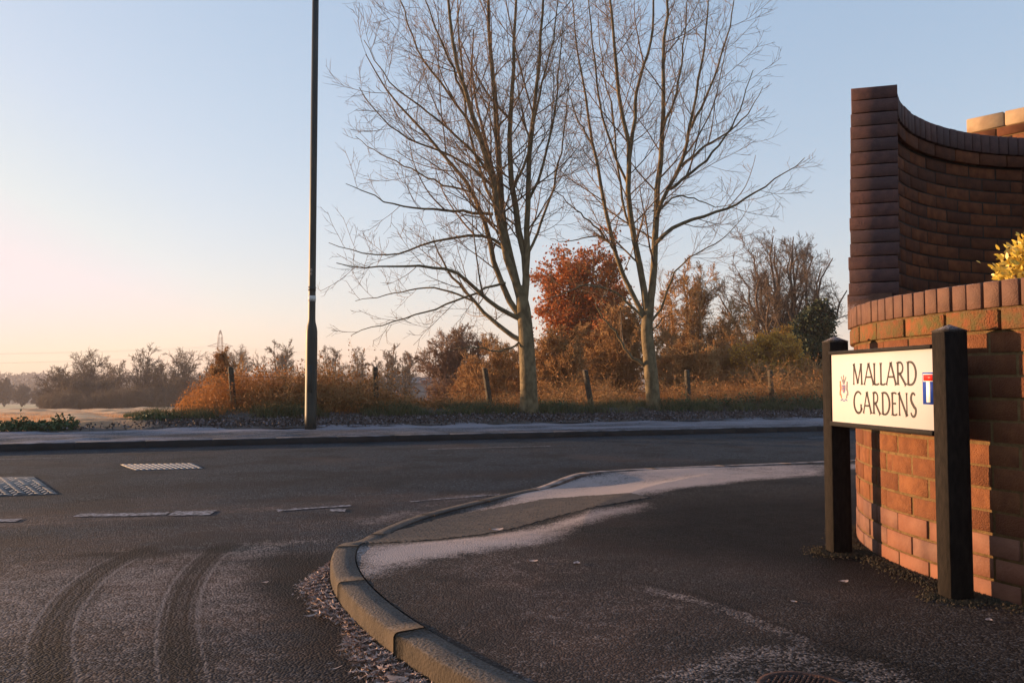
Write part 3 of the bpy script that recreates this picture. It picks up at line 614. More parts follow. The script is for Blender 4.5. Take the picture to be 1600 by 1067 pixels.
# ------------------------------------------------------------------ street sign
SF = np.array([1.588, 4.142]); SN = np.array([1.689, 3.354]); SL = np.linalg.norm(SN - SF); SD = (SN - SF) / SL; SL += .013
def sign():
    # local frame: x along the sign from far to near, y out of its face, z up
    t = thing('street_sign', 'cream street name sign MALLARD GARDENS on two square dark posts before the brick planter', 'street sign', (SF[0], SF[1], 0), math.atan2(SD[1], SD[0]))
    def w(x, y, z): return (x, -y, z)          # face looks to local -y
    for x0 in (-.0815, SL):                    # posts
        m = MB(); a, b, c, d = x0, x0 + .0815, .0, .098
        m.box((a, c, -.1), (b, d, 1.048)); m.build('post', M['post'], t, bevel=.002)
        m = MB(); V = [(a, c, 1.0485), (b, c, 1.0485), (b, d, 1.0485), (a, d, 1.0485), (a, c, 1.054), (b, c, 1.054), (b, d, 1.054), (a, d, 1.054), ((a + b) / 2, (c + d) / 2, 1.079)]
        m.add(V, [[0, 1, 5, 4], [1, 2, 6, 5], [2, 3, 7, 6], [3, 0, 4, 7]]); m.f.append(np.array([[4, 5, 8], [5, 6, 8], [6, 7, 8], [7, 4, 8]]))
        m.build('post_cap', M['cap'], t)
    z0, z1 = .6545, .984
    m = MB(); m.box((.0, .006, z0), (SL, .03, z1)); pn = m.build('name_plate', M['panel'], t, bevel=.001)
    m = MB(); m.box((-.003, -.008, z1), (SL, .036, z1 + .0165)); m.build('rail', M['rail'], t, bevel=.0015)
    m = MB(); m.box((-.003, -.008, z0 - .0215), (SL, .036, z0)); m.build('rail', M['rail'], t, bevel=.0015)
    # lettering, as thin raised strokes
    def stroke(mb, pts, wd, x0, x1, zb, h, y):
        p = np.array([(x0 + (x1 - x0) * a, zb + h * b) for a, b in pts])
        if isinstance(wd, (int, float)): wd = np.full(len(p), wd)
        wd = np.asarray(wd, float)
        d = np.gradient(p, axis=0); d /= np.linalg.norm(d, axis=1, keepdims=True); n = np.c_[-d[:, 1], d[:, 0]]
        a = p + n * wd[:, None] / 2; b = p - n * wd[:, None] / 2; K = len(p)
        V = np.vstack([np.c_[a[:, 0], np.full(K, y), a[:, 1]], np.c_[b[:, 0], np.full(K, y), b[:, 1]]])
        mb.add(V, [[i, i + 1, K + i + 1, K + i] for i in range(K - 1)])
    def arc(cx, cy, rx, ry, a0, a1, n=16): return [(cx + rx * math.cos(R_(a0 + (a1 - a0) * i / (n - 1))), cy + ry * math.sin(R_(a0 + (a1 - a0) * i / (n - 1)))) for i in range(n)]
    TH, TN = .0118, .0082
    def fl(n, w0=1.75): return [w0] + [1.0] * (n - 2) + [w0]        # flared ends
    def glyph(c):
        G = []
        def ln(pts, wd, flare=True):
            p = np.array(pts, float)
            if len(p) == 2: p = np.array([p[0], p[0] * .93 + p[1] * .07, p[0] * .8 + p[1] * .2, p[0] * .2 + p[1] * .8, p[0] * .07 + p[1] * .93, p[1]])
            ww = np.full(len(p), wd)
            if flare: ww[0] *= 1.9; ww[-1] *= 1.9; ww[1] *= 1.2; ww[-2] *= 1.2
            G.append((p, ww))
        if c == 'M': ln([(.06, 0), (.10, 1)], TN); ln([(.10, 1), (.52, .06)], TH); ln([(.52, .06), (.90, 1)], TN, False); ln([(.96, 0), (.90, 1)], TH)
        if c == 'A': ln([(0.0, 0), (.48, 1)], TN, True); ln([(.48, 1), (1, 0)], TH); ln([(.19, .36), (.80, .36)], TN, False)
        if c == 'L': ln([(.14, 0), (.14, 1)], TH); ln([(.14, .02), (.7, .015), (1, .06)], TN, False)
        if c == 'R':
            ln([(.12, 0), (.12, 1)], TH); p = [(.12, .98), (.30, .985)] + arc(.36, .745, .34, .24, 90, -90, 14) + [(.12, .50)]; ln(p, TH * .8, False); ln([(.34, .5), (1.02, -.01)], TH)
        if c == 'D':
            ln([(.10, 0), (.10, 1)], TH); p = [(.10, .985), (.3, .985)] + arc(.34, .5, .60, .485, 90, -90, 20) + [(.10, .015)]; ln(p, np.interp(range(len(p)), [0, 11, len(p) - 1], [TN, TH * 1.15, TN]), False)
        if c == 'G':
            p = arc(.60, .5, .58, .50, 48, 330, 26); ln(p, np.interp(range(26), [0, 13, 25], [TN, TH * 1.15, TN * 1.2]), False); ln([(.96, .02 + .10), (.96, .42)], TH)
        if c == 'E': ln([(.14, 0), (.14, 1)], TH); ln([(.14, .985), (.62, .985), (.92, .95)], TN, False); ln([(.14, .52), (.80, .52)], TN, False); ln([(.14, .015), (.65, .015), (1, .06)], TN, False)
        if c == 'N': ln([(.08, 0), (.08, 1)], TN); ln([(.02, 1), (.92, .0)], TH); ln([(.92, 0), (.92, 1)], TN)
        if c == 'S':
            p = arc(.52, .76, .36, .23, 35, 200, 12) + [(.30, .58), (.62, .42)] + arc(.50, .25, .42, .25, 20, -160, 14); ln(p, np.interp(range(len(p)), [0, 12, len(p) - 1], [TN, TH * 1.2, TN]), False)
        return G
    m = MB()
    for row, zb, h in (([('M', .201, .279), ('A', .297, .374), ('L', .376, .417), ('L', .428, .467), ('A', .475, .548), ('R', .555, .618), ('D', .630, .694)], .836, .099),
                       ([('G', .204, .268), ('A', .285, .350), ('R', .365, .421), ('D', .437, .499), ('E', .512, .552), ('N', .564, .627), ('S', .646, .688)], .7045, .099)):
        for c, x0, x1 in row:
            for p, ww in glyph(c): stroke(m, p, ww, x0, x1, zb, h, .0050)
    lt = m.build('lettering', M['ink'], pn)
    # no-through-road symbol
    def rect(mt, x0, x1, a, b, y, nm='symbol'):
        q = MB(); q.box((x0, y, a), (x1, y + .0008, b)); q.build(nm, mt, pn)
    rect(M['sblue'], .735, .8065, .7586, .888, .0048, 'no_through_road_symbol')
    rect(M['swhite'], .7405, .8065, .851, .8825, .0036, 'symbol_border')
    rect(M['sred'], .7440, .8035, .8545, .8795, .0024, 'symbol_bar')
    rect(M['swhite'], .7605, .7850, .7665, .8505, .0036, 'symbol_stem')
    # small coat of arms: crest, helm, shield, two supporters, scroll
    cx, cz = .114, .819
    def poly(mt, pts, y, nm='coat_of_arms'):
        q = MB(); p = np.array(pts, float); V = np.c_[cx + p[:, 0], np.full(len(p), y), cz + p[:, 1]]
        q.v.append(V); q.f.append(np.arange(len(p))[None]); q.t.append(np.full(len(p), .5)); q.n += len(p); return q.build(nm, mt, pn)
    q = MB(); rg = random.Random(8)
    def blobs(mt, pts, y, nm):
        q = MB()
        for (x, z, a, b, r) in pts:
            k = 9; V = []
            for i in range(k):
                th = 2 * math.pi * i / k; px, pz_ = a * math.cos(th), b * math.sin(th)
                V.append((cx + x + px * math.cos(r) - pz_ * math.sin(r), y, cz + z + px * math.sin(r) + pz_ * math.cos(r)))
            k0 = q.n; q.v.append(np.array(V)); q.t.append(np.full(k, .5)); q.f.append(np.arange(k)[None] + k0); q.n += k
        return q.build(nm, mt, pn)
    blobs(M['cgrey'], [(-.020, .052, .0035, .007, .2), (0, .057, .004, .008, 0), (.020, .050, .0035, .007, -.2), (0, .030, .011, .012, 0), (-.012, .038, .004, .012, .5), (.012, .038, .004, .012, -.5)], .0050, 'coat_of_arms_crest')
    blobs(M['cbrown'], [(-.029, .008, .008, .021, .15), (-.033, -.018, .006, .018, -.2), (-.025, -.038, .005, .014, .3), (-.031, .030, .006, .006, 0), (0, .045, .003, .010, 0)], .0050, 'coat_of_arms_supporter')
    blobs(M['cgrey'], [(.029, .008, .008, .021, -.15), (.034, -.018, .006, .018, .2), (.026, -.038, .005, .014, -.3), (.032, .028, .006, .006, 0)], .0050, 'coat_of_arms_supporter')
    poly(M['cblue'], [(-.015, .016), (.015, .016), (.014, -.006), (.008, -.018), (0, -.025), (-.008, -.018), (-.014, -.006)], .0050, 'coat_of_arms_shield')
    blobs(M['cbrown'], [(-.006, .004, .004, .006, 0), (.007, .006, .003, .005, 0), (0, -.010, .005, .006, 0)], .0042, 'coat_of_arms_charge')
    blobs(M['cblue'], [(-.020, -.056, .013, .0035, .35), (0, -.060, .012, .0035, 0), (.020, -.056, .013, .0035, -.35)], .0050, 'coat_of_arms_scroll')
sign()

# ------------------------------------------------------------------ lamp column
def lamp():
    x, y = on_s(486, 2.45)
    o = thing('street_lamp', 'tall slim grey green lamp column with wider base on the far verge', 'street lamp', (x, y, 0))
    mb = MB(); mb.lathe([(.104, -.1), (.104, .25), (.107, 1.55), (.104, 1.78), (.092, 1.86), (.070, 1.95), (.066, 2.02), (.064, 4), (.057, 10.0)], S=24); mb.build('column', M['column'], o, smooth=True)
    mb = MB(); mb.box((-.045, -.1085, .65), (.045, -.100, 1.15)); mb.build('door', M['column'], o, bevel=.002)
    mb = MB(); mb.lathe([(.0695, 2.33), (.0695, 2.43)], S=24); mb.build('sticker_band', M['sticker'], o)
    mb = MB(); mb.lathe([(.0690, 2.52), (.0690, 2.60)], S=24); mb.build('sticker_band', M['column'], o)
    mb = MB()
    for dz in (2.83, 2.90):                  # two worn digits on the column
        a = np.linspace(0, 2 * np.pi, 13); p = np.c_[.012 * np.cos(a), np.full(13, -.0695), dz + .022 * np.sin(a)]; mb.tubes(p, np.full(13, .0025), 4)
    mb.build('number', M['sticker'], o)
    mb = MB(); a = np.linspace(0, 1, 8); P = np.c_[1.2 * a, 0 * a, 10 + .35 * np.sqrt(a)]; mb.tubes(P, np.full(8, .035), 8); mb.build('bracket', M['column'], o, smooth=True)
    mb = MB(); mb.box((1.1, -.11, 10.3), (1.75, .11, 10.42)); mb.build('lantern', M['column'], o, bevel=.03)
lamp()

# ------------------------------------------------------------------ covers
def cover(name, label, pts, m_plate, m_lug, nx, ny, kind, z):
    P = np.array(pts, float); a, b, c, d = P       # far-left, far-right, near-right, near-left
    o = thing(name, label, 'drain cover', (*P.mean(0), z)); o_l = P.mean(0)
    P = P - o_l; m = MB(); m.prism([P[3], P[2], P[1], P[0]], -.02, .004); m.build('plate', m_plate, o)
    def bl(u, v): return (P[0] * (1 - u) + P[1] * u) * (1 - v) + (P[3] * (1 - u) + P[2] * u) * v
    m = MB(); rg = random.Random(2)
    for i in range(nx):
        for j in range(ny):
            u, v = (i + .5) / nx, (j + .5) / ny
            if kind == 'bar': hu, hv = .33 / nx, .40 / ny; q = [bl(u - hu, v + hv), bl(u + hu, v + hv), bl(u + hu, v - hv), bl(u - hu, v - hv)]
            else:
                if rg.random() < .15: continue
                sgn = 1 if i % 2 else -1; hv = .42 / ny; hu = .40 / nx; sl = .45 / ny * sgn; k = .13 / ny
                q = [bl(u - hu, v - sl + k), bl(u + hu, v + sl + k), bl(u + hu, v + sl - k), bl(u - hu, v - sl - k)]
            m.prism(q, .003, .006)
    m.build('tread_pattern', m_lug, o)
    return o
cover('drain_cover', 'rectangular gridded metal cover with frosted squares in the main road', [(-4.50, 9.60), (-3.73, 9.73), (-3.38, 9.16), (-4.04, 8.96)], M['iron'], M['lug'], 12, 5, 'bar', -.1)
cover('utility_cover', 'wide frosted cover with herringbone tread at the left edge of the road', [(-6.0, 8.05), (-4.80, 8.38), (-3.84, 7.08), (-4.95, 6.78)], M['iron'], M['lug'], 20, 12, 'chev', -.1)
def stopcock():
    o = thing('stopcock_cover', 'small rusty round cover set in the pavement at the bottom edge', 'manhole cover', (.815, 2.355, .0))
    m = MB(); m.lathe([(.128, -.03), (.128, .003), (.112, .003), (.110, -.004), (.004, -.004)], S=28); m.build('frame', M['rust'], o)
    m = MB(); rg = random.Random(1)
    for i in range(-6, 7):
        for j in range(-6, 7):
            x, y = i * .016 + (j % 2) * .008, j * .0145
            if math.hypot(x, y) < .10: m.lathe([(.0055, -.004), (.0045, .003), (.001, .0035)], x, y, S=6)
    m.build('tread_pattern', M['rust'], o)
stopcock()
# ------------------------------------------------------------------ vegetation kit
def spawn(P, Rr, per_m, t0, t1, ang, Lf, up, wig, K, rg, ratio=.6, rmin=.002, minper=1, cnt=None):
    N = len(P); seg = np.linalg.norm(np.diff(P, axis=1), axis=2); plen = seg.sum(1)
    n = np.maximum(minper, np.round(plen * (t1 - t0) * per_m)).astype(int)
    if cnt: n = np.maximum(1, rg.poisson(cnt, N))
    idx = np.repeat(np.arange(N), n); Mn = len(idx)
    k = np.concatenate([np.arange(a) for a in n]); t = t0 + (t1 - t0) * (k + rg.random(Mn)) / n[idx]
    Kp = P.shape[1]; f = t * (Kp - 1); i0 = np.minimum(f.astype(int), Kp - 2); fr = (f - i0)[:, None]
    pos = P[idx, i0] * (1 - fr) + P[idx, i0 + 1] * fr; tan = P[idx, i0 + 1] - P[idx, i0]; tan /= np.linalg.norm(tan, axis=1, keepdims=True) + 1e-9
    r0 = (Rr[idx, i0] * (1 - fr[:, 0]) + Rr[idx, i0 + 1] * fr[:, 0]) * ratio * rg.uniform(.75, 1.1, Mn)
    rv = rg.normal(size=(Mn, 3)); rv -= (rv * tan).sum(1, keepdims=True) * tan; rv /= np.linalg.norm(rv, axis=1, keepdims=True)
    a = R_(1) * rg.normal(ang, ang * .2, Mn)[:, None]; d = np.cos(a) * tan + np.sin(a) * rv
    L = Lf(plen[idx], t) * rg.uniform(.6, 1.25, Mn)
    out = np.empty((Mn, K, 3)); out[:, 0] = pos; step = (L / (K - 1))[:, None]
    for j in range(1, K):
        out[:, j] = out[:, j - 1] + d * step
        d = d + np.array([0, 0, up]) + rg.normal(0, wig, (Mn, 3)); d /= np.linalg.norm(d, axis=1, keepdims=True)
    r0 = np.maximum(r0, rmin); taper = np.linspace(1, .35, K)[None]
    return out, np.maximum(r0[:, None] * taper, rmin * .8)
def leafcards(mb, pts, size, rg, droop=.3, clump=.05, n_each=1):
    pts = np.repeat(pts, n_each, 0) + rg.normal(0, clump, (len(pts) * n_each, 3)); n = len(pts)
    a = rg.normal(size=(n, 3)); a[:, 2] -= droop; a /= np.linalg.norm(a, axis=1, keepdims=True)
    b = np.cross(a, rg.normal(size=(n, 3))); b /= np.linalg.norm(b, axis=1, keepdims=True)
    s = (size * rg.uniform(.6, 1.3, n))[:, None]
    V = np.stack([pts, pts + a * s * .5 + b * s * .33, pts + a * s, pts + a * s * .5 - b * s * .33], 1).reshape(-1, 3)
    mb.add(V, np.arange(4 * n).reshape(-1, 4), np.repeat(rg.random(n), 4))
def blades(mb, xy, z, h, w, rg, lean=.35, K=4):
    n = len(xy); az = rg.uniform(0, 2 * np.pi, n); d = np.c_[np.cos(az), np.sin(az)]; hh = h * rg.uniform(.55, 1.15, n) if np.ndim(h) == 0 else h * rg.uniform(.7, 1.1, n)
    ln = lean * rg.uniform(.2, 1.6, n) * hh; wa = rg.uniform(0, np.pi, n); wd = np.c_[np.cos(wa), np.sin(wa)]
    V = np.empty((n, K, 2, 3))
    for k in range(K):
        f = k / (K - 1); c = xy + d * (ln * f ** 2)[:, None]; zz = z + hh * (f - .25 * f ** 3 * np.minimum(ln / hh, 1)); ww = w * (1 - f * .9) / 2
        for j, sg in enumerate((-1, 1)): V[:, k, j, :2] = c + wd * ww * sg; V[:, k, j, 2] = zz
    b = (np.arange(n) * K * 2)[:, None]; k = np.arange(K - 1)[None] * 2
    Fq = np.stack([b + k, b + k + 1, b + k + 3, b + k + 2], -1).reshape(-1, 4)
    mb.add(V.reshape(-1, 3), Fq, np.repeat(rg.random(n), K * 2))

def limbs_px(limbs, Y0, base_dy=0):
    """limbs traced as columns/rows at depth Y0, bent in depth by dy at their tips"""
    out = []
    for pts, dy, r0, r1 in limbs:
        n = len(pts); P = np.array([gY(u, v, Y0 + dy * (i / (n - 1)) ** 1.2) for i, (u, v) in enumerate(pts)])
        out.append((resample(smooth_poly(P, 2), 16), np.linspace(r0, r1, 16) ** 1.0))
    return np.array([a for a, b in out]), np.array([b for a, b in out]) * .86

def big_tree(name, label, trunk_px, limbs, Y0, seed, r_tr):
    rg = np.random.default_rng(seed)
    base = gY(trunk_px[0][0], trunk_px[0][1], Y0)
    zb = .12
    root = thing(name, label, 'tree', (0, 0, 0), 0, 'tall bare roadside trees')
    tp = np.array([gY(u, v, Y0) for u, v in trunk_px]); tp[0, 2] = zb - .15
    tp = resample(smooth_poly(tp, 2), 18); tr = np.interp(np.linspace(0, 1, 18), [0, .06, .15, .85, 1], [r_tr * 1.45, r_tr * 1.15, r_tr, r_tr * .78, r_tr * .45])
    root.location = (tp[0, 0], tp[0, 1], zb)
    off = -np.array(root.location)
    m = MB(); m.tubes(tp + off, tr, 14)
    LP, LR = limbs_px(limbs, Y0)
    LP2 = LP + rg.normal(0, .015, LP.shape); LP2[:, 0] = LP[:, 0]
    m.tubes(LP2 + off, LR, 8)
    m.build('trunk', M['bark'], root, smooth=True)
    # extra limbs reaching towards and away from the road so the crown has depth
    exP, exR = spawn(LP[:len(limbs)], LR, .12, .15, .6, 38, lambda L, t: (L * .55) * (1 - t * .4), .10, .05, 14, rg, .62, .008)
    side = np.abs(exP[:, -1, 1] - exP[:, 0, 1]) > .45 * np.abs(exP[:, -1, 0] - exP[:, 0, 0])
    exP, exR = exP[side], exR[side]
    A = [resample(p, 14) for p in LP2]; A = np.concatenate([np.array(A), exP]); AR = np.concatenate([LR[:, :14] * .95, exR])
    mc = MB(); mc.tubes(exP + off, exR, 6, rg.random(len(exP)))
    p1, r1 = spawn(A, AR, 2.3, .12, .99, 46, lambda L, t: np.clip(L * .36, .5, 2.2) * (1.12 - .55 * t), .055, .06, 9, rg, .34, .0055)
    p2, r2 = spawn(p1, r1, 5.4, .15, .98, 42, lambda L, t: np.clip(L * .48, .18, .85) * (1.1 - .5 * t), .07, .06, 6, rg, .62, .0045)
    p3, r3 = spawn(p2, r2, 11.0, .2, 1.0, 42, lambda L, t: np.clip(L * .62, .14, .46), .11, .08, 4, rg, .75, .0034)
    for p, r, S in ((p1, r1, 5), (p2, r2, 4), (p3, r3, 3)): mc.tubes(p + off, r, S, rg.random(len(p)))
    mc.build('crown', M['twig'], root)
    return root
T1_trunk = [(827, 652), (826, 600), (823, 540), (820, 500), (816, 468), (811, 447)]
T1 = [([(818, 476), (800, 430), (787, 383), (778, 330), (768, 270), (750, 215), (728, 150), (707, 80), (700, 0), (697, -90)], -.6, .105, .02),
      ([(817, 480), (806, 445), (795, 400), (786, 350), (783, 300), (778, 225), (774, 165), (766, 75), (762, 0), (760, -110)], .5, .115, .02),
      ([(819, 474), (822, 430), (819, 385), (808, 340), (801, 300), (796, 240), (799, 150), (805, 60), (810, -80)], .2, .10, .02),
      ([(820, 470), (824, 420), (823, 370), (823, 320), (827, 235), (836, 165), (845, 75), (849, 0), (852, -90)], -.3, .09, .018),
      ([(815, 498), (802, 487), (780, 431), (764, 375), (755, 335), (735, 290), (700, 250), (650, 190), (600, 140), (572, 85)], .5, .085, .012),
      ([(815, 500), (796, 491), (778, 480), (754, 463), (722, 431), (698, 419), (653, 416), (601, 415), (560, 420), (528, 412)], -.8, .065, .010),
      ([(816, 533), (797, 521), (778, 508), (758, 492), (742, 472), (722, 452), (706, 431), (684, 398), (676, 370)], .9, .07, .012),
      ([(790, 442), (772, 446), (740, 458), (700, 476), (653, 492), (600, 507), (570, 514), (548, 523)], -.5, .035, .008),
      ([(786, 385), (776, 375), (742, 367), (706, 371), (670, 379), (633, 396), (600, 401), (560, 395), (515, 378)], .6, .045, .008),
      ([(770, 335), (740, 331), (700, 329), (650, 327), (615, 320), (577, 304), (540, 286)], -.9, .045, .008),
      ([(768, 275), (735, 232), (700, 200), (650, 162), (600, 122), (568, 62)], .4, .04, .009),
      ([(774, 300), (740, 262), (700, 240), (650, 225), (600, 192), (562, 138)], -.5, .04, .009),
      ([(752, 222), (715, 165), (680, 120), (648, 70), (625, 0), (610, -60)], .8, .04, .010),
      ([(730, 160), (700, 90), (675, 30), (655, -40)], -.8, .035, .012),
      ([(823, 400), (848, 345), (868, 285), (882, 205), (888, 130)], .5, .04, .010),
      ([(823, 320), (846, 270), (866, 190), (874, 100), (880, 20)], -.7, .04, .010),
      ([(785, 350), (762, 300), (735, 230), (722, 120), (715, 20), (712, -60)], 1.1, .045, .012),
      ([(800, 300), (826, 240), (840, 150), (868, 60), (872, -30)], -1.2, .04, .012),
      ([(742, 472), (700, 452), (650, 450), (600, 462), (556, 470)], 1.2, .03, .008),
      ([(735, 300), (690, 290), (640, 262), (590, 240), (556, 215)], 1.2, .03, .008),
      ([(817, 530), (800, 545), (770, 548), (735, 540), (700, 548)], -.6, .03, .007)]
T2_trunk = [(1022, 650), (1019, 600), (1014, 552), (1010, 515), (1013, 488), (1018, 462)]
T2 = [([(1011, 495), (1005, 443), (994, 390), (982, 331), (980, 286), (985, 230), (973, 190), (967, 150), (957, 50), (952, 0), (946, -90)], -.4, .10, .02),
      ([(983, 250), (988, 215), (993, 175), (995, 135), (1012, 90), (1021, 40), (1024, -60)], .6, .06, .02),
      ([(1013, 492), (1021, 440), (1024, 379), (1025, 335), (1027, 286), (1035, 230), (1037, 165), (1038, 75), (1042, 0), (1044, -90)], .3, .11, .02),
      ([(1026, 340), (1042, 298), (1065, 260), (1080, 200), (1090, 125), (1102, 65), (1108, -30)], -.7, .06, .015),
      ([(1008, 498), (981, 451), (966, 403), (957, 388), (947, 340), (944, 310), (937, 274), (925, 225), (914, 150), (900, 70), (892, -20)], .6, .075, .012),
      ([(957, 388), (940, 362), (917, 343), (892, 323), (873, 302), (858, 290)], -.5, .035, .008),
      ([(960, 392), (948, 374), (930, 369), (905, 372), (882, 380), (860, 372)], .7, .03, .007),
      ([(1008, 500), (982, 474), (953, 451), (917, 443), (880, 458), (850, 470)], -.8, .045, .008),
      ([(1012, 574), (1000, 568), (981, 552), (966, 524), (957, 512), (937, 492), (926, 460)], -.5, .05, .010),
      ([(1014, 510), (1030, 488), (1046, 443), (1062, 411), (1102, 391), (1138, 367), (1160, 340)], .6, .035, .008),
      ([(1025, 380), (1046, 358), (1078, 343), (1122, 332), (1163, 314), (1203, 286), (1240, 260), (1256, 248)], -.5, .060, .008),
      ([(1030, 330), (1054, 302), (1094, 314), (1120, 325), (1150, 318)], .9, .03, .007),
      ([(1065, 260), (1100, 228), (1138, 208), (1170, 178), (1190, 138)], .5, .04, .008),
      ([(1042, 298), (1085, 268), (1120, 232), (1150, 188), (1176, 110)], -.6, .045, .009),
      ([(1080, 200), (1110, 140), (1130, 80), (1145, 20), (1150, -40)], .6, .04, .010),
      ([(980, 286), (960, 240), (940, 180), (930, 110), (922, 30), (915, -50)], -.9, .04, .012),
      ([(1037, 200), (1060, 140), (1068, 70), (1075, -10)], .9, .04, .012),
      ([(994, 390), (975, 330), (962, 250), (960, 180), (940, 110), (935, 20)], 1.1, .04, .010),
      ([(1014, 525), (1024, 512), (1035, 498), (1052, 490)], -.3, .03, .007),
      ([(925, 225), (905, 190), (888, 150), (880, 90)], -.5, .025, .007)]
p1 = on_s(827, 4.3); p2 = on_s(1021, 4.6)
big_tree('bare_tree', 'tall bare tree left of the pair, long low limbs sweeping left towards the lamp column', T1_trunk, T1, p1[1], 21, .20)
big_tree('bare_tree', 'tall bare tree right of the pair, forked trunk and one long limb reaching right', T2_trunk, T2, p2[1], 33, .175)

def wood_tree(name, label, u, v_base, v_top, Y, half_px, seed, mt, cat='tree', group=None, nst=5, dome=.75, leaf=None, lsize=.1, lper=1, zbase=None, rtr=None, spread=45, dens=1.0, rmin=.008, leaf_frac=1.0, low=0.12, fine=1.0):
    """bare tree or shrub: stems fan from the base and fill a domed crown"""
    rg = np.random.default_rng(seed); s = s_of(gY(u, 596, Y)[0], Y); zb = float(zland(s)) if zbase is None else zbase
    top = gY(u, v_top, Y)[2]; Hh = top - zb; Wd = half_px / F_PX * Y; x0 = gY(u, 596, Y)[0]
    o = thing(name, label, cat, (x0, Y, zb), 0, group)
    rt = rtr or Hh * .022; K = 10; P = []; Rr = []
    for i in range(nst):
        a = 2 * math.pi * (i + rg.random() * .7) / nst; sp = (.2 + .8 * ((i * .618) % 1)) if nst > 1 else 0
        tx, ty = math.cos(a) * Wd * sp * .9, math.sin(a) * Wd * sp * .75
        th = Hh * math.sqrt(max(.12, 1 - (sp * dome) ** 2)) * rg.uniform(.82, .97)
        f = np.linspace(0, 1, K); split = low if nst > 1 else 0
        q = np.clip((f - split) / (1 - split), 0, 1)
        p = np.c_[tx * q ** .85, ty * q ** .85, th * f]; p[1:] += rg.normal(0, Hh * .012, (K - 1, 3)) * np.array([1, 1, .3])
        P.append(p); Rr.append(np.interp(f, [0, low + .02, 1], [rt * (1.0 if nst < 3 else .8), rt * .75, rt * .12]))
    P = np.array(P); Rr = np.array(Rr)
    m = MB(); m.tubes(P, Rr, 7); m.build('trunk', M['bark'] if Y < 30 and mt is M['twig'] else mt, o, smooth=True)
    mc = MB(); W = max(Wd, Hh * .35)
    a1, r1 = spawn(P, Rr, 1, max(low, .1), .98, spread, lambda L, t: W * .52 * (1.1 - .75 * np.abs(t - .35)), .035, .07, 8, rg, .5, rmin * 1.6, cnt=15 * dens)
    a2, r2 = spawn(a1, r1, 1, .12, 1, 45, lambda L, t: L * .48 * (1.1 - .4 * t), .035, .09, 5, rg, .6, rmin * 1.2, cnt=9 * dens)
    a3, r3 = spawn(a2, r2, 1, .2, 1, 45, lambda L, t: L * .55, .03, .1, 4, rg, .7, rmin, cnt=(5 if Y > 60 else 6) * dens)
    a4, r4 = (a3[:0], r3[:0]) if Y > 60 else spawn(a3, r3, 1, .2, 1, 45, lambda L, t: L * .6, .03, .1, 3, rg, .8, rmin * .8, cnt=1.6)
    for p, r, S in ((a1, r1, 4), (a2, r2, 3), (a3, r3, 3), (a4, r4, 3)):
        if not len(p): continue
        keep = (p[:, -1, 2] > .02 * Hh); p, r = p[keep], r[keep]
        mc.tubes(p, r, S, rg.random(len(p)))
    mc.build('crown', mt, o)
    if leaf is not None:
        ml = MB(); tips = np.concatenate([a2[:, 2:].reshape(-1, 3), a3[:, -1], a3[:, 1], a4[:, -1]]) if len(a4) else a3[:, -1]
        tips = tips[rg.random(len(tips)) < leaf_frac]; leafcards(ml, tips, lsize, rg, clump=lsize * .8, n_each=lper); ml.build('foliage', leaf, o)
    return o
# shrubs and trees just beyond the fence
wood_tree('oak_tree', 'round oak still holding rust red leaves between the two bare trees', 912, 640, 370, 34, 104, 41, M['twig_orange'], nst=11, leaf=M['leaf_rust'], lsize=.14, rmin=.009, dens=.95, leaf_frac=.75, low=.08, dome=.85)
wood_tree('bare_shrub', 'round grey brown bare tree beyond the fence left of the first trunk', 712, 640, 508, 34, 68, 42, M['twig_pink'], nst=7, rmin=.010, dens=1.05, low=.05)
wood_tree('bare_shrub', 'brown bare thicket close behind the first trunk', 778, 640, 520, 29, 52, 43, M['twig_orange'], nst=7, rmin=.008, low=.04)
wood_tree('bare_tree', 'bushy brown many stemmed tree right of the second trunk', 1082, 640, 400, 36, 78, 44, M['twig_orange'], nst=9, rmin=.010, dens=1.05, low=.04, leaf=M['leaf_brown'], lsize=.09, leaf_frac=.03, spread=30)
wood_tree('bare_tree', 'wide dark bare tree with fanning stems near the brick wall end', 1228, 640, 350, 44, 118, 45, M['twig_dark'], nst=17, rmin=.009, dens=.85, low=.08, spread=34, dome=.8)
wood_tree('bare_shrub', 'orange brown thicket under the rust leaved oak', 880, 640, 505, 27, 62, 46, M['twig_orange'], nst=8, rmin=.010, dens=1.1, low=.04, leaf=M['leaf_brown'], lsize=.07, leaf_frac=.06)
wood_tree('bare_shrub', 'orange brown thicket directly behind the second trunk', 975, 640, 470, 29, 66, 47, M['twig_orange'], nst=8, rmin=.010, dens=1.1, low=.04, leaf=M['leaf_brown'], lsize=.07, leaf_frac=.06)
wood_tree('bare_shrub', 'low brown thicket behind the fifth fence post', 1085, 640, 535, 27, 62, 48, M['twig_orange'], nst=8, rmin=.010, dens=1.1, low=.04, leaf=M['leaf_brown'], lsize=.07, leaf_frac=.05)
wood_tree('golden_shrub', 'dull gold leaved shrub below the dark evergreen', 1205, 640, 515, 33, 66, 49, M['twig_orange'], nst=8, leaf=M['leaf_gold'], lsize=.085, rmin=.010, dens=1.05, leaf_frac=.95, low=.04, cat='shrub')
wood_tree('evergreen_tree', 'dark evergreen mass beside the brick wall end', 1276, 640, 474, 40, 36, 50, M['twig_dark'], nst=6, leaf=M['leaf_dark'], lsize=.16, lper=2, rmin=.010, dens=1.0, leaf_frac=.9, low=.04)
wood_tree('bare_shrub', 'brown thicket right of the gold shrub near the sign', 1270, 640, 560, 29, 50, 51, M['twig_orange'], nst=7, rmin=.008, low=.04, leaf=M['leaf_brown'], lsize=.07, leaf_frac=.08)
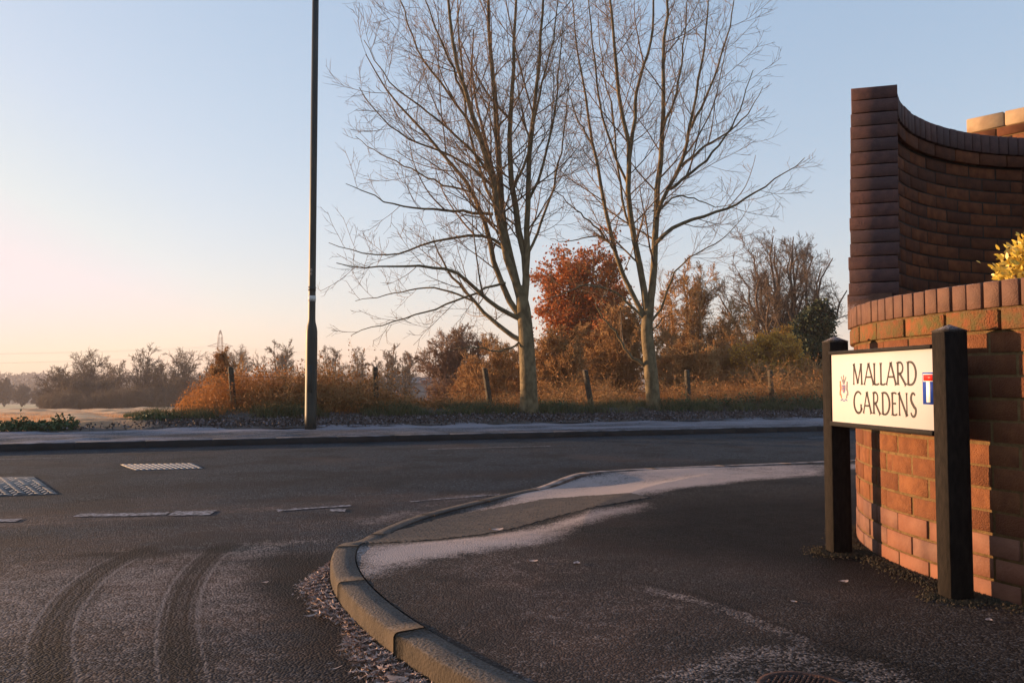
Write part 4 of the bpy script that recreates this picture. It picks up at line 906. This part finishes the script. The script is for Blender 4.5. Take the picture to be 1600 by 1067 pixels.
wood_tree('bare_shrub', 'small reddish spiky shrub beside the pylon', 346, 640, 538, 24, 14, 52, M['twig_orange'], nst=3, rmin=.008, low=.04, spread=40, leaf=M['leaf_brown'], lsize=.05, leaf_frac=.25)
wood_tree('bare_shrub', 'thin red stemmed shrub right of the spiky one', 375, 640, 545, 23, 10, 53, M['twig_orange'], nst=3, rmin=.005, low=.04, spread=18, dens=.5)
for i, (u, vt, Y, hp, lb) in enumerate([(840, 545, 30, 50, 'rusty thicket between the first trunk and the fourth fence post'), (935, 540, 31, 52, 'rusty thicket right of the fourth fence post'), (1030, 500, 32, 52, 'tangled brown thicket right beside the second trunk'),
        (1130, 520, 34, 52, 'tangled orange thicket left of the gold shrub'), (745, 560, 31, 48, 'low tangled thicket behind the third fence post'), (1175, 570, 28, 44, 'low orange thicket before the gold shrub'), (1230, 575, 30, 44, 'low orange thicket right of the last fence post'), (1150, 480, 38, 50, 'taller brown thicket beyond the orange one, left of the dark fanning tree'), (800, 535, 36, 50, 'brown thicket filling the gap behind the first trunk')]):
    wood_tree('bare_shrub', lb, u, 640, vt, Y, hp, 140 + i, M['twig_orange'], nst=9, rmin=.008, low=.03, dens=.9, leaf=M['leaf_brown'], lsize=.06, leaf_frac=.05, group='brown thickets beyond the fence')
# trees along the valley edge
G_ = 'bare trees along the far field edge'
for i, (u, vt, Y, hp, lb) in enumerate([(138, 556, 140, 42, 'hazy domed bare tree, leftmost tall one at the far field edge'), (92, 582, 132, 30, 'lower dark bare tree at the left end of the far tree row'),
        (180, 570, 150, 26, 'narrow hazy bare tree between two domed ones at the field edge'), (222, 551, 135, 36, 'tallest upright bare tree at the far field edge'), (248, 566, 140, 22, 'slim bare tree at the right of the tallest one'),
        (288, 554, 138, 40, 'broad bare tree behind the left end of the orange grass'), (365, 546, 150, 40, 'domed bare tree behind the pylon shrub'), (438, 537, 120, 42, 'wide domed bare tree just left of the lamp column'),
        (518, 543, 140, 30, 'bare tree just right of the lamp column'), (562, 544, 135, 17, 'small open bare tree left of the second fence post'), (610, 540, 120, 24, 'sparse bare tree beyond the second fence post'),
        (636, 548, 125, 20, 'thin bare tree right of the second fence post'), (330, 575, 128, 26, 'low dark bare tree behind the orange grass bank'), (118, 595, 128, 30, 'low dark bare bush under the domed tree'),
        (160, 598, 126, 24, 'dark low bush below the slim hazy tree'), (270, 590, 126, 26, 'dark low bush left of the orange grass')]):
    wood_tree('distant_tree', lb, u, 640, vt - 4, Y, hp * 1.3, 60 + i, M['twig_far'], group=G_, nst=6 if vt < 580 else 8, rmin=.028, dens=.86, low=.05 if vt < 580 else .03, rtr=.22 if vt < 580 else .12)
for i, (u, vt, Y, hp, lb) in enumerate([(8, 590, 260, 22, 'hazy tree at the left frame edge in the valley'), (35, 602, 250, 20, 'hazy low tree second from the left frame edge'), (60, 604, 245, 14, 'small hazy tree just left of the dark far row'), (170, 586, 520, 26, 'faint tree on the far hill above the valley')]):
    wood_tree('valley_tree', lb, u, 640, vt, Y, hp, 90 + i, M['twig_far'], group='hazy trees down in the valley', nst=8, rmin=.07, dens=1.0, low=.03, rtr=.25)

def hedgerow():
    rg = np.random.default_rng(77); u = rg.uniform(62, 480, 1500); Y = rg.normal(121, 2.2, 1500)
    x = (u - 800) / F_PX * Y; z = zland(s_of(x, Y)); h = 1.35 + .8 * wob(x * .25, Y * .1)
    o = thing('field_hedge', 'low dark brown hedgerow running under the far field edge trees', 'hedge', (float(x.mean()), 121, -3.3)); org = np.array(o.location)
    P = np.empty((1500, 6, 3)); P[:, 0] = np.c_[x, Y, z]; d = rg.normal(0, .45, (1500, 3)); d[:, 2] = 1; d /= np.linalg.norm(d, axis=1, keepdims=True)
    for k in range(1, 6): P[:, k] = P[:, k - 1] + d * (np.maximum(h, .7) / 4.6)[:, None]; d = d + rg.normal(0, .15, d.shape); d /= np.linalg.norm(d, axis=1, keepdims=True)
    R0 = np.full((1500, 6), .03); m = MB(); m.tubes(P - org, R0, 3, rg.random(1500))
    a, r = spawn(P, R0, 1, .1, 1, 55, lambda L, t: L * .4, .02, .1, 4, rg, .8, .022, cnt=7); m.tubes(a - org, r, 3, rg.random(len(a)))
    a2, r2 = spawn(a, r, 1, .1, 1, 50, lambda L, t: L * .5, .02, .1, 3, rg, .8, .02, cnt=3); m.tubes(a2 - org, r2, 3, rg.random(len(a2)))
    m.build('branches', M['twig_far'], o)
hedgerow()

# ------------------------------------------------------------------ far wood line, shed, pylon
def far_wood():
    rg = np.random.default_rng(3); m = MB(); n = 1600
    t = rg.uniform(-520, 520, n); s = rg.uniform(470, 1000, n); x = K0[0] + EV[0] * t + NV[0] * s; y = K0[1] + EV[1] * t + NV[1] * s
    z = zland(s)
    for i in range(n):
        h = rg.uniform(5, 9); w = h * rg.uniform(.5, .9); k = 60
        a = rg.normal(size=(k, 3)); a /= np.linalg.norm(a, axis=1, keepdims=True); a[:, 2] = np.abs(a[:, 2])
        p = np.array([x[i], y[i], z[i]]) + a * np.array([w, w, h]) * rg.uniform(.5, 1, (k, 1))
        leafcards(m, p, 2.2, rg, clump=.3)
    tag(m.build('far_woodland', M['far_leaf']), label='hazy wooded ridge along the horizon', cat='woodland', kind='stuff')
far_wood()
def shed():
    c = gY(640, 596, 170); o = thing('farm_shed', 'long low grey shed half hidden behind the thicket', 'shed', (c[0], 170, -4.6), R_(12))
    m = MB(); m.box((-9, 0, 0), (11, 8, 5.2)); m.build('walls', M['shed'], o)
    m = MB(); V = [(-9.4, -.4, 5.2), (11.4, -.4, 5.2), (11.4, 8.4, 5.2), (-9.4, 8.4, 5.2), (-9.4, 4, 6.4), (11.4, 4, 6.4)]
    m.add(V, [[0, 1, 5, 4], [2, 3, 4, 5]]); m.f.append(np.array([[0, 4, 3], [1, 2, 5]])); m.build('roof', M['shed'], o)
shed()
def pylon():
    Y = 620; b = gY(343, 596, Y); z0 = -8.5; top = gY(343, 516, Y)[2]; Hh = top - z0
    o = thing('electricity_pylon', 'faint lattice electricity pylon rising behind the far trees', 'pylon', (b[0], Y, z0))
    m = MB()
    def bar(p, q, r=.16): m.tubes(np.array([p, q], float), np.array([r, r]), 4)
    lv = [0, .2, .38, .54, .68, .80, .90, 1.0]; wd = [4.2, 3.3, 2.6, 2.1, 1.7, 1.5, 1.3, .25]
    for (a, wa), (c, wc) in zip(zip(lv[:-1], wd[:-1]), zip(lv[1:], wd[1:])):
        ca = [(-wa, -wa), (wa, -wa), (wa, wa), (-wa, wa)]; cc = [(-wc, -wc), (wc, -wc), (wc, wc), (-wc, wc)]
        for i in range(4):
            j = (i + 1) % 4
            bar((*ca[i], a * Hh), (*cc[i], c * Hh), .2); bar((*ca[i], a * Hh), (*cc[j], c * Hh), .1); bar((*ca[j], a * Hh), (*cc[i], c * Hh), .1)
    m.build('lattice', M['steel'], o)
    arms = []
    for f, w in ((.62, 8), (.75, 9.5)):
        m = MB()
        for sx in (-1, 1):
            for dy in (-1.3, 1.3): bar((0, dy, f * Hh), (sx * w, 0, f * Hh), .14); bar((0, dy, (f + .06) * Hh), (sx * w, 0, f * Hh), .12)
            arms.append((sx * w, f * Hh))
        m.build('cross_arm', M['steel'], o)
    m = MB(); x = np.linspace(0, 1, 30)
    for ax, az in arms:
        for (ex, ey) in ((-420, -190), (420, 190)):
            P = np.c_[ax + ex * x, ey * x, az - 9 * 4 * x * (1 - x) * 1.0]; m.tubes(P, np.full(30, .04), 3)
    m.build('cables', M['steel'], o)
pylon()

# ------------------------------------------------------------------ fence
def fence():
    o = thing('post_and_wire_fence', 'old leaning post and wire fence along the far verge', 'fence', (*on_s(800, 5.3), 0))
    org = np.array(o.location); pts = []
    for k, (ub, ut, vt, wpx, lab) in enumerate([(369, 360, 573, 10, 'leaning left'), (589, 586, 573, 10, None), (770, 757, 575, 11, 'leaning left'), (928, 914, 578, 11, 'leaning left'), (1077, 1073, 578, 10, None), (1207, 1203, 578, 9, None)]):
        b = on_s(ub, 5.3); Y = b[1]; tp = gY(ut, vt, Y); w = .105
        B = np.array([b[0], b[1], -.1]); d = (tp - B); m = MB()
        V = []
        ca, sa = math.cos(.5), math.sin(.5)
        for f, ww in ((0, w), (.97, w * .96), (1.0, w * .72)):
            for sx, sy in ((-1, -1), (1, -1), (1, 1), (-1, 1)):
                V.append(B + d * f + np.array([(sx * ca - sy * sa) * ww / 2, (sx * sa + sy * ca) * ww / 2, 0]) - org)
        m.add(V, [[i, (i + 1) % 4, 4 + (i + 1) % 4, 4 + i] for i in range(4)] + [[4 + i, 4 + (i + 1) % 4, 8 + (i + 1) % 4, 8 + i] for i in range(4)] + [[8, 9, 10, 11]])
        q = m.build('post', M['fpost'], o, bevel=.003)
        pts.append((B, d))
    for f, sag in ((.86, .05), (.62, .07), (.38, .06)):
        m = MB()
        for (B0, d0), (B1, d1) in zip(pts[:-1], pts[1:]):
            a, b = B0 + d0 * f, B1 + d1 * f; x = np.linspace(0, 1, 12)[:, None]
            P = a * (1 - x) + b * x; P[:, 2] -= sag * 4 * (x * (1 - x))[:, 0]; P[:, 1] -= .06
            m.tubes(P - org, np.full(12, .004), 4)
        m.build('wire', M['wire'], o)
fence()

# ------------------------------------------------------------------ grasses, brambles, litter
def u_of(x, y): return 800 + F_PX * x / y * (1.0)
def scatter(rg, n, t0, t1, s0, s1):
    t = rg.uniform(t0, t1, n); s = rg.uniform(s0, s1, n); p = K0 + t[:, None] * EV + s[:, None] * NV; return p, t, s
def grasses():
    rg = np.random.default_rng(12)
    # tall dead orange grass bank by the first post
    p, t, s = scatter(rg, 52000, -2, 10, 4.3, 9.0); u = u_of(p[:, 0], p[:, 1])
    prof = np.interp(u, [262, 285, 320, 360, 420, 480, 520, 560, 600, 650, 700], [0.0, .42, .80, .98, 1.0, .92, .8, .74, .6, .35, .2])
    clump = .5 + .5 * wob(p[:, 0] * 2, p[:, 1] * 2, .8); keep = (rg.random(len(p)) < prof ** .5 * np.clip(.35 + clump, .15, 1)) & (prof > .05)
    p, s, t, prof, cl = p[keep], s[keep], t[keep], prof[keep], clump[keep]
    h = np.where(rg.random(len(p)) < .06, 1.3, 1.0) * (1.04 * prof * np.clip(.58 + .42 * cl, .4, 1.1)) * np.interp(s, [4.3, 5.2, 7, 9], [.35, .9, 1.0, 1.05]) + .03
    m = MB(); blades(m, p, zland(s, t) - .03, h, .012, rg, lean=.42, K=5)
    # seed heads
    tips = np.c_[p, zland(s, t) + h * rg.uniform(.8, .98, len(p))][rg.random(len(p)) < .25]; leafcards(m, tips + rg.normal(0, .05, tips.shape), .055, rg, clump=.03, n_each=2)
    tag(m.build('tall_dry_grass', M['grass_orange']), 'bank of tall dead orange grass behind the first fence post', 'grass', kind='stuff')
    # dry grass among the thicket feet to the right
    p, t, s = scatter(rg, 42000, 6, 34, 5.0, 12); u = u_of(p[:, 0], p[:, 1]); k = (u > 560) & (u < 1320); p, s, t, u = p[k], s[k], t[k], u[k]
    cl = .5 + .5 * wob(p[:, 0], p[:, 1], 1.2); h = np.clip(.30 + .28 * cl, .1, .8) * np.interp(u, [560, 760, 900, 1100, 1300], [.8, .9, .9, 1.3, 1.9])
    m = MB(); blades(m, p, zland(s, t) - .03, h, .011, rg, lean=.5, K=4); tag(m.build('dry_grass', M['grass_orange']), 'dead orange grass at the feet of the roadside thicket', 'grass', kind='stuff')
    # dark green frosted grass along the bank foot
    p, t, s = scatter(rg, 60000, -3, 34, 3.9, 5.6); u = u_of(p[:, 0], p[:, 1]); cl = .5 + .5 * wob(p[:, 0] * 1.3, p[:, 1] * 1.3, 1.5)
    k = (u > 195) & (u < 1330) & (rg.random(len(p)) < np.clip(cl + .3, .1, 1)); p, s, t, cl, u = p[k], s[k], t[k], cl[k], u[k]
    h = np.clip(.10 + .15 * cl, .05, .35) * np.interp(u, [195, 260, 400, 2000], [.5, .8, 1.2, 1.2])
    m = MB(); blades(m, p, zland(s, t) + .05, h, .012, rg, lean=.7, K=4); tag(m.build('verge_grass', M['grass_green']), 'dark frosted green grass along the foot of the bank', 'grass', kind='stuff')
    # field stubble
    p, t, s = scatter(rg, 130000, -38, 16, 3.5, 50); u = u_of(p[:, 0], p[:, 1]); k = (u > -60) & (u < 760) & ((s > 6.2) | (u < 235)); p, s, t = p[k], s[k], t[k]
    cl = wob(p[:, 0], p[:, 1], .5); k = cl > -.4; p, s, t, cl = p[k], s[k], t[k], cl[k]
    m = MB(); blades(m, p, zland(s, t) - .02, np.clip(.10 + .08 * cl, .04, .3), .02, rg, lean=.9, K=3); tag(m.build('field_grass', M['grass_pale']), 'short frosted straw grass across the field', 'grass', kind='stuff')
    # frosted leaf litter on the verge
    p, t, s = scatter(rg, 90000, -6, 34, 2.55, 4.7); u = u_of(p[:, 0], p[:, 1]); k = (u > -40) & (u < 1340) & (rg.random(len(p)) < np.interp(s, [2.55, 2.9, 3.3, 4.7], [.08, .4, 1, 1])) & (rg.random(len(p)) < np.interp(u, [0, 200, 300, 480], [.10, .15, .8, 1]) * np.where((u < 235) & (s > 3.5), 0, 1)); p, s, t = p[k], s[k], t[k]
    m = MB(); leafcards(m, np.c_[p, zland(s, t) + rg.uniform(.0, .07, len(p))], .055, rg, droop=0, clump=.01); tag(m.build('leaf_litter', M['litter']), 'frosted fallen leaves heaped along the far verge', 'leaves', kind='stuff')
grasses()
def bramble(label, u0, u1, s0, s1, h, n, seed, mt, lm, lf=.5, lsz=.06):
    rg = np.random.default_rng(seed); c = on_s((u0 + u1) / 2, (s0 + s1) / 2); o = thing('bramble', label, 'bramble', (c[0], c[1], float(zland((s0 + s1) / 2))), 0, 'brambles along the fence')
    us = rg.uniform(u0, u1, n); ss = rg.uniform(s0, s1, n); B = np.array([on_s(a, b) for a, b in zip(us, ss)])
    K = 8; P = np.empty((n, K, 3)); P[:, 0, :2] = B - c; P[:, 0, 2] = 0; az = rg.uniform(0, 2 * np.pi, n); d = np.c_[np.cos(az) * .45, np.sin(az) * .45, np.ones(n)]
    d /= np.linalg.norm(d, axis=1, keepdims=True); L = h * rg.uniform(.7, 1.9, n)
    for k in range(1, K): P[:, k] = P[:, k - 1] + d * (L / (K - 1))[:, None]; d = d + rg.normal(0, .12, (n, 3)) + np.array([0, 0, -.22]); d /= np.linalg.norm(d, axis=1, keepdims=True)
    P[..., 2] = np.maximum(P[..., 2], 0); R0 = np.tile(np.linspace(.006, .0025, K), (n, 1))
    m = MB(); m.tubes(P, R0, 3, rg.random(n)); a, r = spawn(P, R0, 7, .2, 1, 50, lambda L, t: L * .22, .0, .12, 4, rg, .7, .0022); m.tubes(a, r, 3, rg.random(len(a))); a2, r2 = spawn(a, r, 9, .2, 1, 50, lambda L, t: L * .5, .0, .12, 3, rg, .7, .002); m.tubes(a2, r2, 3, rg.random(len(a2)))
    m.build('canes', mt, o)
    m = MB(); tips = np.concatenate([a[:, 1:].reshape(-1, 3), a2[:, -1]]); tips = tips[rg.random(len(tips)) < lf]; leafcards(m, tips, lsz, rg, clump=.02); m.build('leaves', lm, o)
bramble('red brown bramble bank right of the lamp column', 492, 560, 4.6, 6.8, .85, 190, 1, M['twig_orange'], M['leaf_brown'])
bramble('brown bramble tangle behind the lamp column base', 415, 490, 4.5, 6.2, .62, 170, 2, M['twig_orange'], M['leaf_brown'])
bramble('low bramble tangle at the second fence post', 560, 640, 4.6, 6.4, .45, 170, 3, M['twig_orange'], M['leaf_brown'])
bramble('low straggly bramble left of the first trunk', 660, 800, 4.9, 7.5, .45, 200, 4, M['twig_orange'], M['leaf_brown'], .3)
bramble('brown bramble between the two trunks', 850, 990, 5.2, 9, .65, 260, 5, M['twig_orange'], M['leaf_brown'], .3)
bramble('dense bramble right of the second trunk', 1040, 1170, 4.9, 8, .60, 280, 6, M['twig_orange'], M['leaf_brown'], .45)
bramble('dense dark bramble nearest the sign post', 1170, 1300, 4.9, 8, .85, 280, 7, M['twig_orange'], M['leaf_brown'], .45)
bramble('dark green bramble mound between trunk and fifth post', 1040, 1130, 4.4, 5.2, .26, 150, 8, M['twig_dark'], M['weed'], .8)
bramble('dark green bramble mound below the last fence post', 1130, 1290, 4.4, 5.2, .30, 220, 9, M['twig_dark'], M['weed'], .7)
bramble('dark green bramble right of the first trunk', 838, 880, 4.4, 5.0, .22, 100, 10, M['twig_dark'], M['weed'], .8)
def weed(label, u, s, r, h, seed):
    rg = np.random.default_rng(seed); c = on_s(u, s); o = thing('weed_clump', label, 'weeds', (c[0], c[1], float(zland(s))), 0, 'green weeds on the left verge')
    n = int(70 * r / .3); a = rg.uniform(0, 2 * np.pi, n); q = r * np.sqrt(rg.random(n)); P = np.empty((n, 5, 3)); P[:, 0] = np.c_[q * np.cos(a), q * np.sin(a) * .6, 0 * a]
    d = np.c_[np.cos(a) * .4, np.sin(a) * .4, np.ones(n)]
    for k in range(1, 5): P[:, k] = P[:, k - 1] + d * (h / 5 * rg.uniform(.6, 1.2, n) * np.clip(1.3 - q / r, .35, 1))[:, None]
    m = MB(); m.tubes(P, np.full((n, 5), .003), 3); leafcards(m, P[:, 1:].reshape(-1, 3), .06, rg, clump=.02, n_each=2); m.build('foliage', M['weed'], o)
weed('small dark weeds at the left frame edge beyond the path', 15, 3.2, .6, .16, 1)
weed('thin upright weed left of the green clump', 35, 3.3, .12, .28, 2)
weed('low spread of green weeds beside the upright clump', 72, 3.2, .5, .16, 3)
weed('dark green upright weed clump on the left verge', 103, 3.4, .22, .26, 4)
weed('low green weeds at the left end of the grass bank', 245, 4.2, .5, .18, 5)
# frosted leaves in the near gutter
def gutter():
    rg = np.random.default_rng(9); L = KERB; m = MB(); pts = []
    k = resample(KERB, 900); d = np.gradient(k, axis=0); d /= np.linalg.norm(d, axis=1, keepdims=True); nn = np.c_[-d[:, 1], d[:, 0]]
    sel = np.where((k[:, 1] > 2.2) & (k[:, 1] < 4.35) & (k[:, 0] < .3))[0]
    n = 11000; i = rg.choice(sel, n); off = np.abs(rg.normal(0, .042, n)) + .010
    y = k[i, 1]; wd = np.interp(y, [2.2, 2.9, 3.15, 3.3, 3.45, 3.9, 4.1, 4.35], [1.35, 1.2, .6, .3, .9, 1.25, .8, .2]); p = k[i] + nn[i] * (off * wd)[:, None]; keep = rg.random(n) < wd; p, off = p[keep], off[keep]
    n = len(p); a = rg.uniform(0, 2 * np.pi, n); ln = rg.uniform(.006, .022, n) * np.where(rg.random(n) < .06, 1.7, 1); w = ln * rg.uniform(.06, .22, n); z = -.097 + rg.uniform(.002, .022, n) * np.clip(1.4 - off / .1, .25, 1)
    dx = np.c_[np.cos(a), np.sin(a)]; dy = np.c_[-dx[:, 1], dx[:, 0]]; K = 4; V = np.empty((n, K, 2, 3)); cu = rg.uniform(-.012, .02, n); tl = rg.normal(0, .6, n)
    for q in range(K):
        f = q / (K - 1) - .5; ww = w * (1 - (2 * abs(f)) ** 2 * .85)
        for j, sg in enumerate((-1, 1)):
            V[:, q, j, :2] = p + dx * (ln * f * 2)[:, None] + dy * (ww * sg + cu * 2 * f * f)[:, None]; V[:, q, j, 2] = z + cu * (4 * f * f) * .5 + tl * ww * sg + .004
    b = (np.arange(n) * K * 2)[:, None]; kk = np.arange(K - 1)[None] * 2
    m.add(V.reshape(-1, 3), np.stack([b + kk, b + kk + 1, b + kk + 3, b + kk + 2], -1).reshape(-1, 4), np.repeat(rg.random(n), K * 2))
    tag(m.build('gutter_leaves', M['gutter'], smooth=True), 'frosted shrivelled leaves along the near kerb gutter', 'leaves', kind='stuff')
gutter()
def grit():
    rg = np.random.default_rng(31); n = 5200
    a = rg.uniform(R_(150), R_(215), n); q = RC + np.c_[np.cos(a), np.sin(a)] * (1.985 + np.abs(rg.normal(0, .05, n)))[:, None]
    b = []
    for c in ((1.62, 4.19), (1.75, 3.31)): th = rg.uniform(0, 6.28, 1500); b.append(np.array(c) + np.c_[np.cos(th), np.sin(th)] * (.052 + np.abs(rg.normal(0, .045, 1500)))[:, None])
    p = np.vstack([q] + b); m = MB(); k = len(p); z = rg.uniform(-.004, .008, k); sz = rg.uniform(.003, .009, k)
    V = []
    for j in range(3):
        th = rg.uniform(0, 6.28, k); V.append(np.c_[p[:, 0] + np.cos(th) * sz, p[:, 1] + np.sin(th) * sz, z - .002])
    V.append(np.c_[p, z + sz * .8]); V = np.stack(V, 1).reshape(-1, 3); b_ = np.arange(k)[:, None] * 4
    m.add(V, np.vstack([b_ + np.array([0, 1, 3]), b_ + np.array([1, 2, 3]), b_ + np.array([2, 0, 3])]), np.repeat(rg.random(k), 4))
    tag(m.build('grit', M['grit']), 'dark mossy grit gathered round the sign posts and the foot of the planter', 'grit', kind='stuff')
grit()
def leaf(label, u, v, z, size, rz, seed):
    rg = random.Random(seed); m = MB(); K = 7; V = []
    for q in range(K):
        f = q / (K - 1) - .5; w = size * .32 * (1 - (2 * abs(f)) ** 1.8) + .0008
        for sg in (-1, 0, 1): V.append((size * f, w * sg, size * .5 * (.5 * f * f + .10 * abs(sg) + .12 * sg * f) + .002))
    m.grid(np.array(V), 3, K); o = m.build('fallen_leaf', M['gutter'], smooth=True); p = gz(u, v, z); o.location = (p[0], p[1], z + .002); o.rotation_euler = (0, 0, rz); tag(o, label, 'leaf', 'single fallen leaves')
leaf('curled pale leaf on the frosted strip of pavement', 775, 829, -.012, .085, .2, 1)
leaf('small brown leaf mid pavement right of the frosted strip', 901, 881, .0, .05, 1.2, 2)
leaf('dark flat leaf on the pavement nearer the frosted strip', 832, 878, .0, .05, .1, 3)
leaf('brown leaf on dark pavement in front of the sign posts', 1318, 910, .0, .05, .3, 4)
leaf('small pale leaf nearest the bottom right corner', 1545, 970, .0, .035, .8, 5)
leaf('pale leaf lying alone on the side road', 414, 911, -.1, .035, .5, 6)
leaf('tiny pale leaf nearest the pavement tar joint', 1240, 941, .0, .03, 2.2, 7)
# golden shrub in the planter
def planter_shrub():
    o = thing('golden_leaved_shrub', 'yellow leaved shrub growing in the brick planter at the right edge', 'shrub', (2.60, 3.96, 1.12)); rg = np.random.default_rng(4); n = 70
    P = np.empty((n, 6, 3)); a = rg.uniform(0, 2 * np.pi, n); sp = rg.uniform(.1, 1, n); P[:, 0] = np.c_[.05 * np.cos(a), .05 * np.sin(a), 0 * a]
    for k in range(1, 6): f = k / 5; P[:, k] = np.c_[np.cos(a) * sp * .23 * f ** .8, np.sin(a) * sp * .23 * f ** .8, f * .40 * np.sqrt(1.05 - sp ** 2 * .75)]
    m = MB(); m.tubes(P, np.full((n, 6), .005), 5); m.build('stems', M['twig'], o)
    tips = P[:, 3:].reshape(-1, 3); q = np.repeat(tips, 26, 0) + rg.normal(0, .03, (len(tips) * 26, 3)); c0 = np.array([0, 0, .12])
    n = len(q); d = q - c0; d /= np.linalg.norm(d, axis=1, keepdims=True); d = d + rg.normal(0, .5, (n, 3)); d /= np.linalg.norm(d, axis=1, keepdims=True)
    b = np.cross(d, rg.normal(size=(n, 3))); b /= np.linalg.norm(b, axis=1, keepdims=True); up = np.cross(d, b); ln = rg.uniform(.022, .042, n)[:, None]
    V = np.stack([q, q + d * ln * .35 + b * ln * .23 + up * ln * .06, q + d * ln * .75 + b * ln * .17 + up * ln * .05, q + d * ln, q + d * ln * .75 - b * ln * .17 + up * ln * .05, q + d * ln * .35 - b * ln * .23 + up * ln * .06], 1).reshape(-1, 3)
    m = MB(); m.add(V, np.arange(6 * n).reshape(-1, 6), np.repeat(np.where(rg.random(n) < .2, 1.0, rg.random(n) * .3), 6)); m.build('leaves', M['leaf_yellow'], o)
planter_shrub()
# ------------------------------------------------------------------ haze
def haze():
    m = MB(); m.box((-1400, -60, -12), (1400, 1550, 46))
    mt = bpy.data.materials.new('haze_air'); mt.use_nodes = True; nt = mt.node_tree
    for n in list(nt.nodes):
        if n.type == 'BSDF_PRINCIPLED': nt.nodes.remove(n)
    v = nt.nodes.new('ShaderNodeVolumePrincipled'); v.inputs['Color'].default_value = (.96, .90, .93, 1); v.inputs['Density'].default_value = .0005; v.inputs['Anisotropy'].default_value = 0.0
    nt.links.new(v.outputs[0], nt.nodes['Material Output'].inputs['Volume'])
    tag(m.build('haze', mt), kind='stuff')
haze()
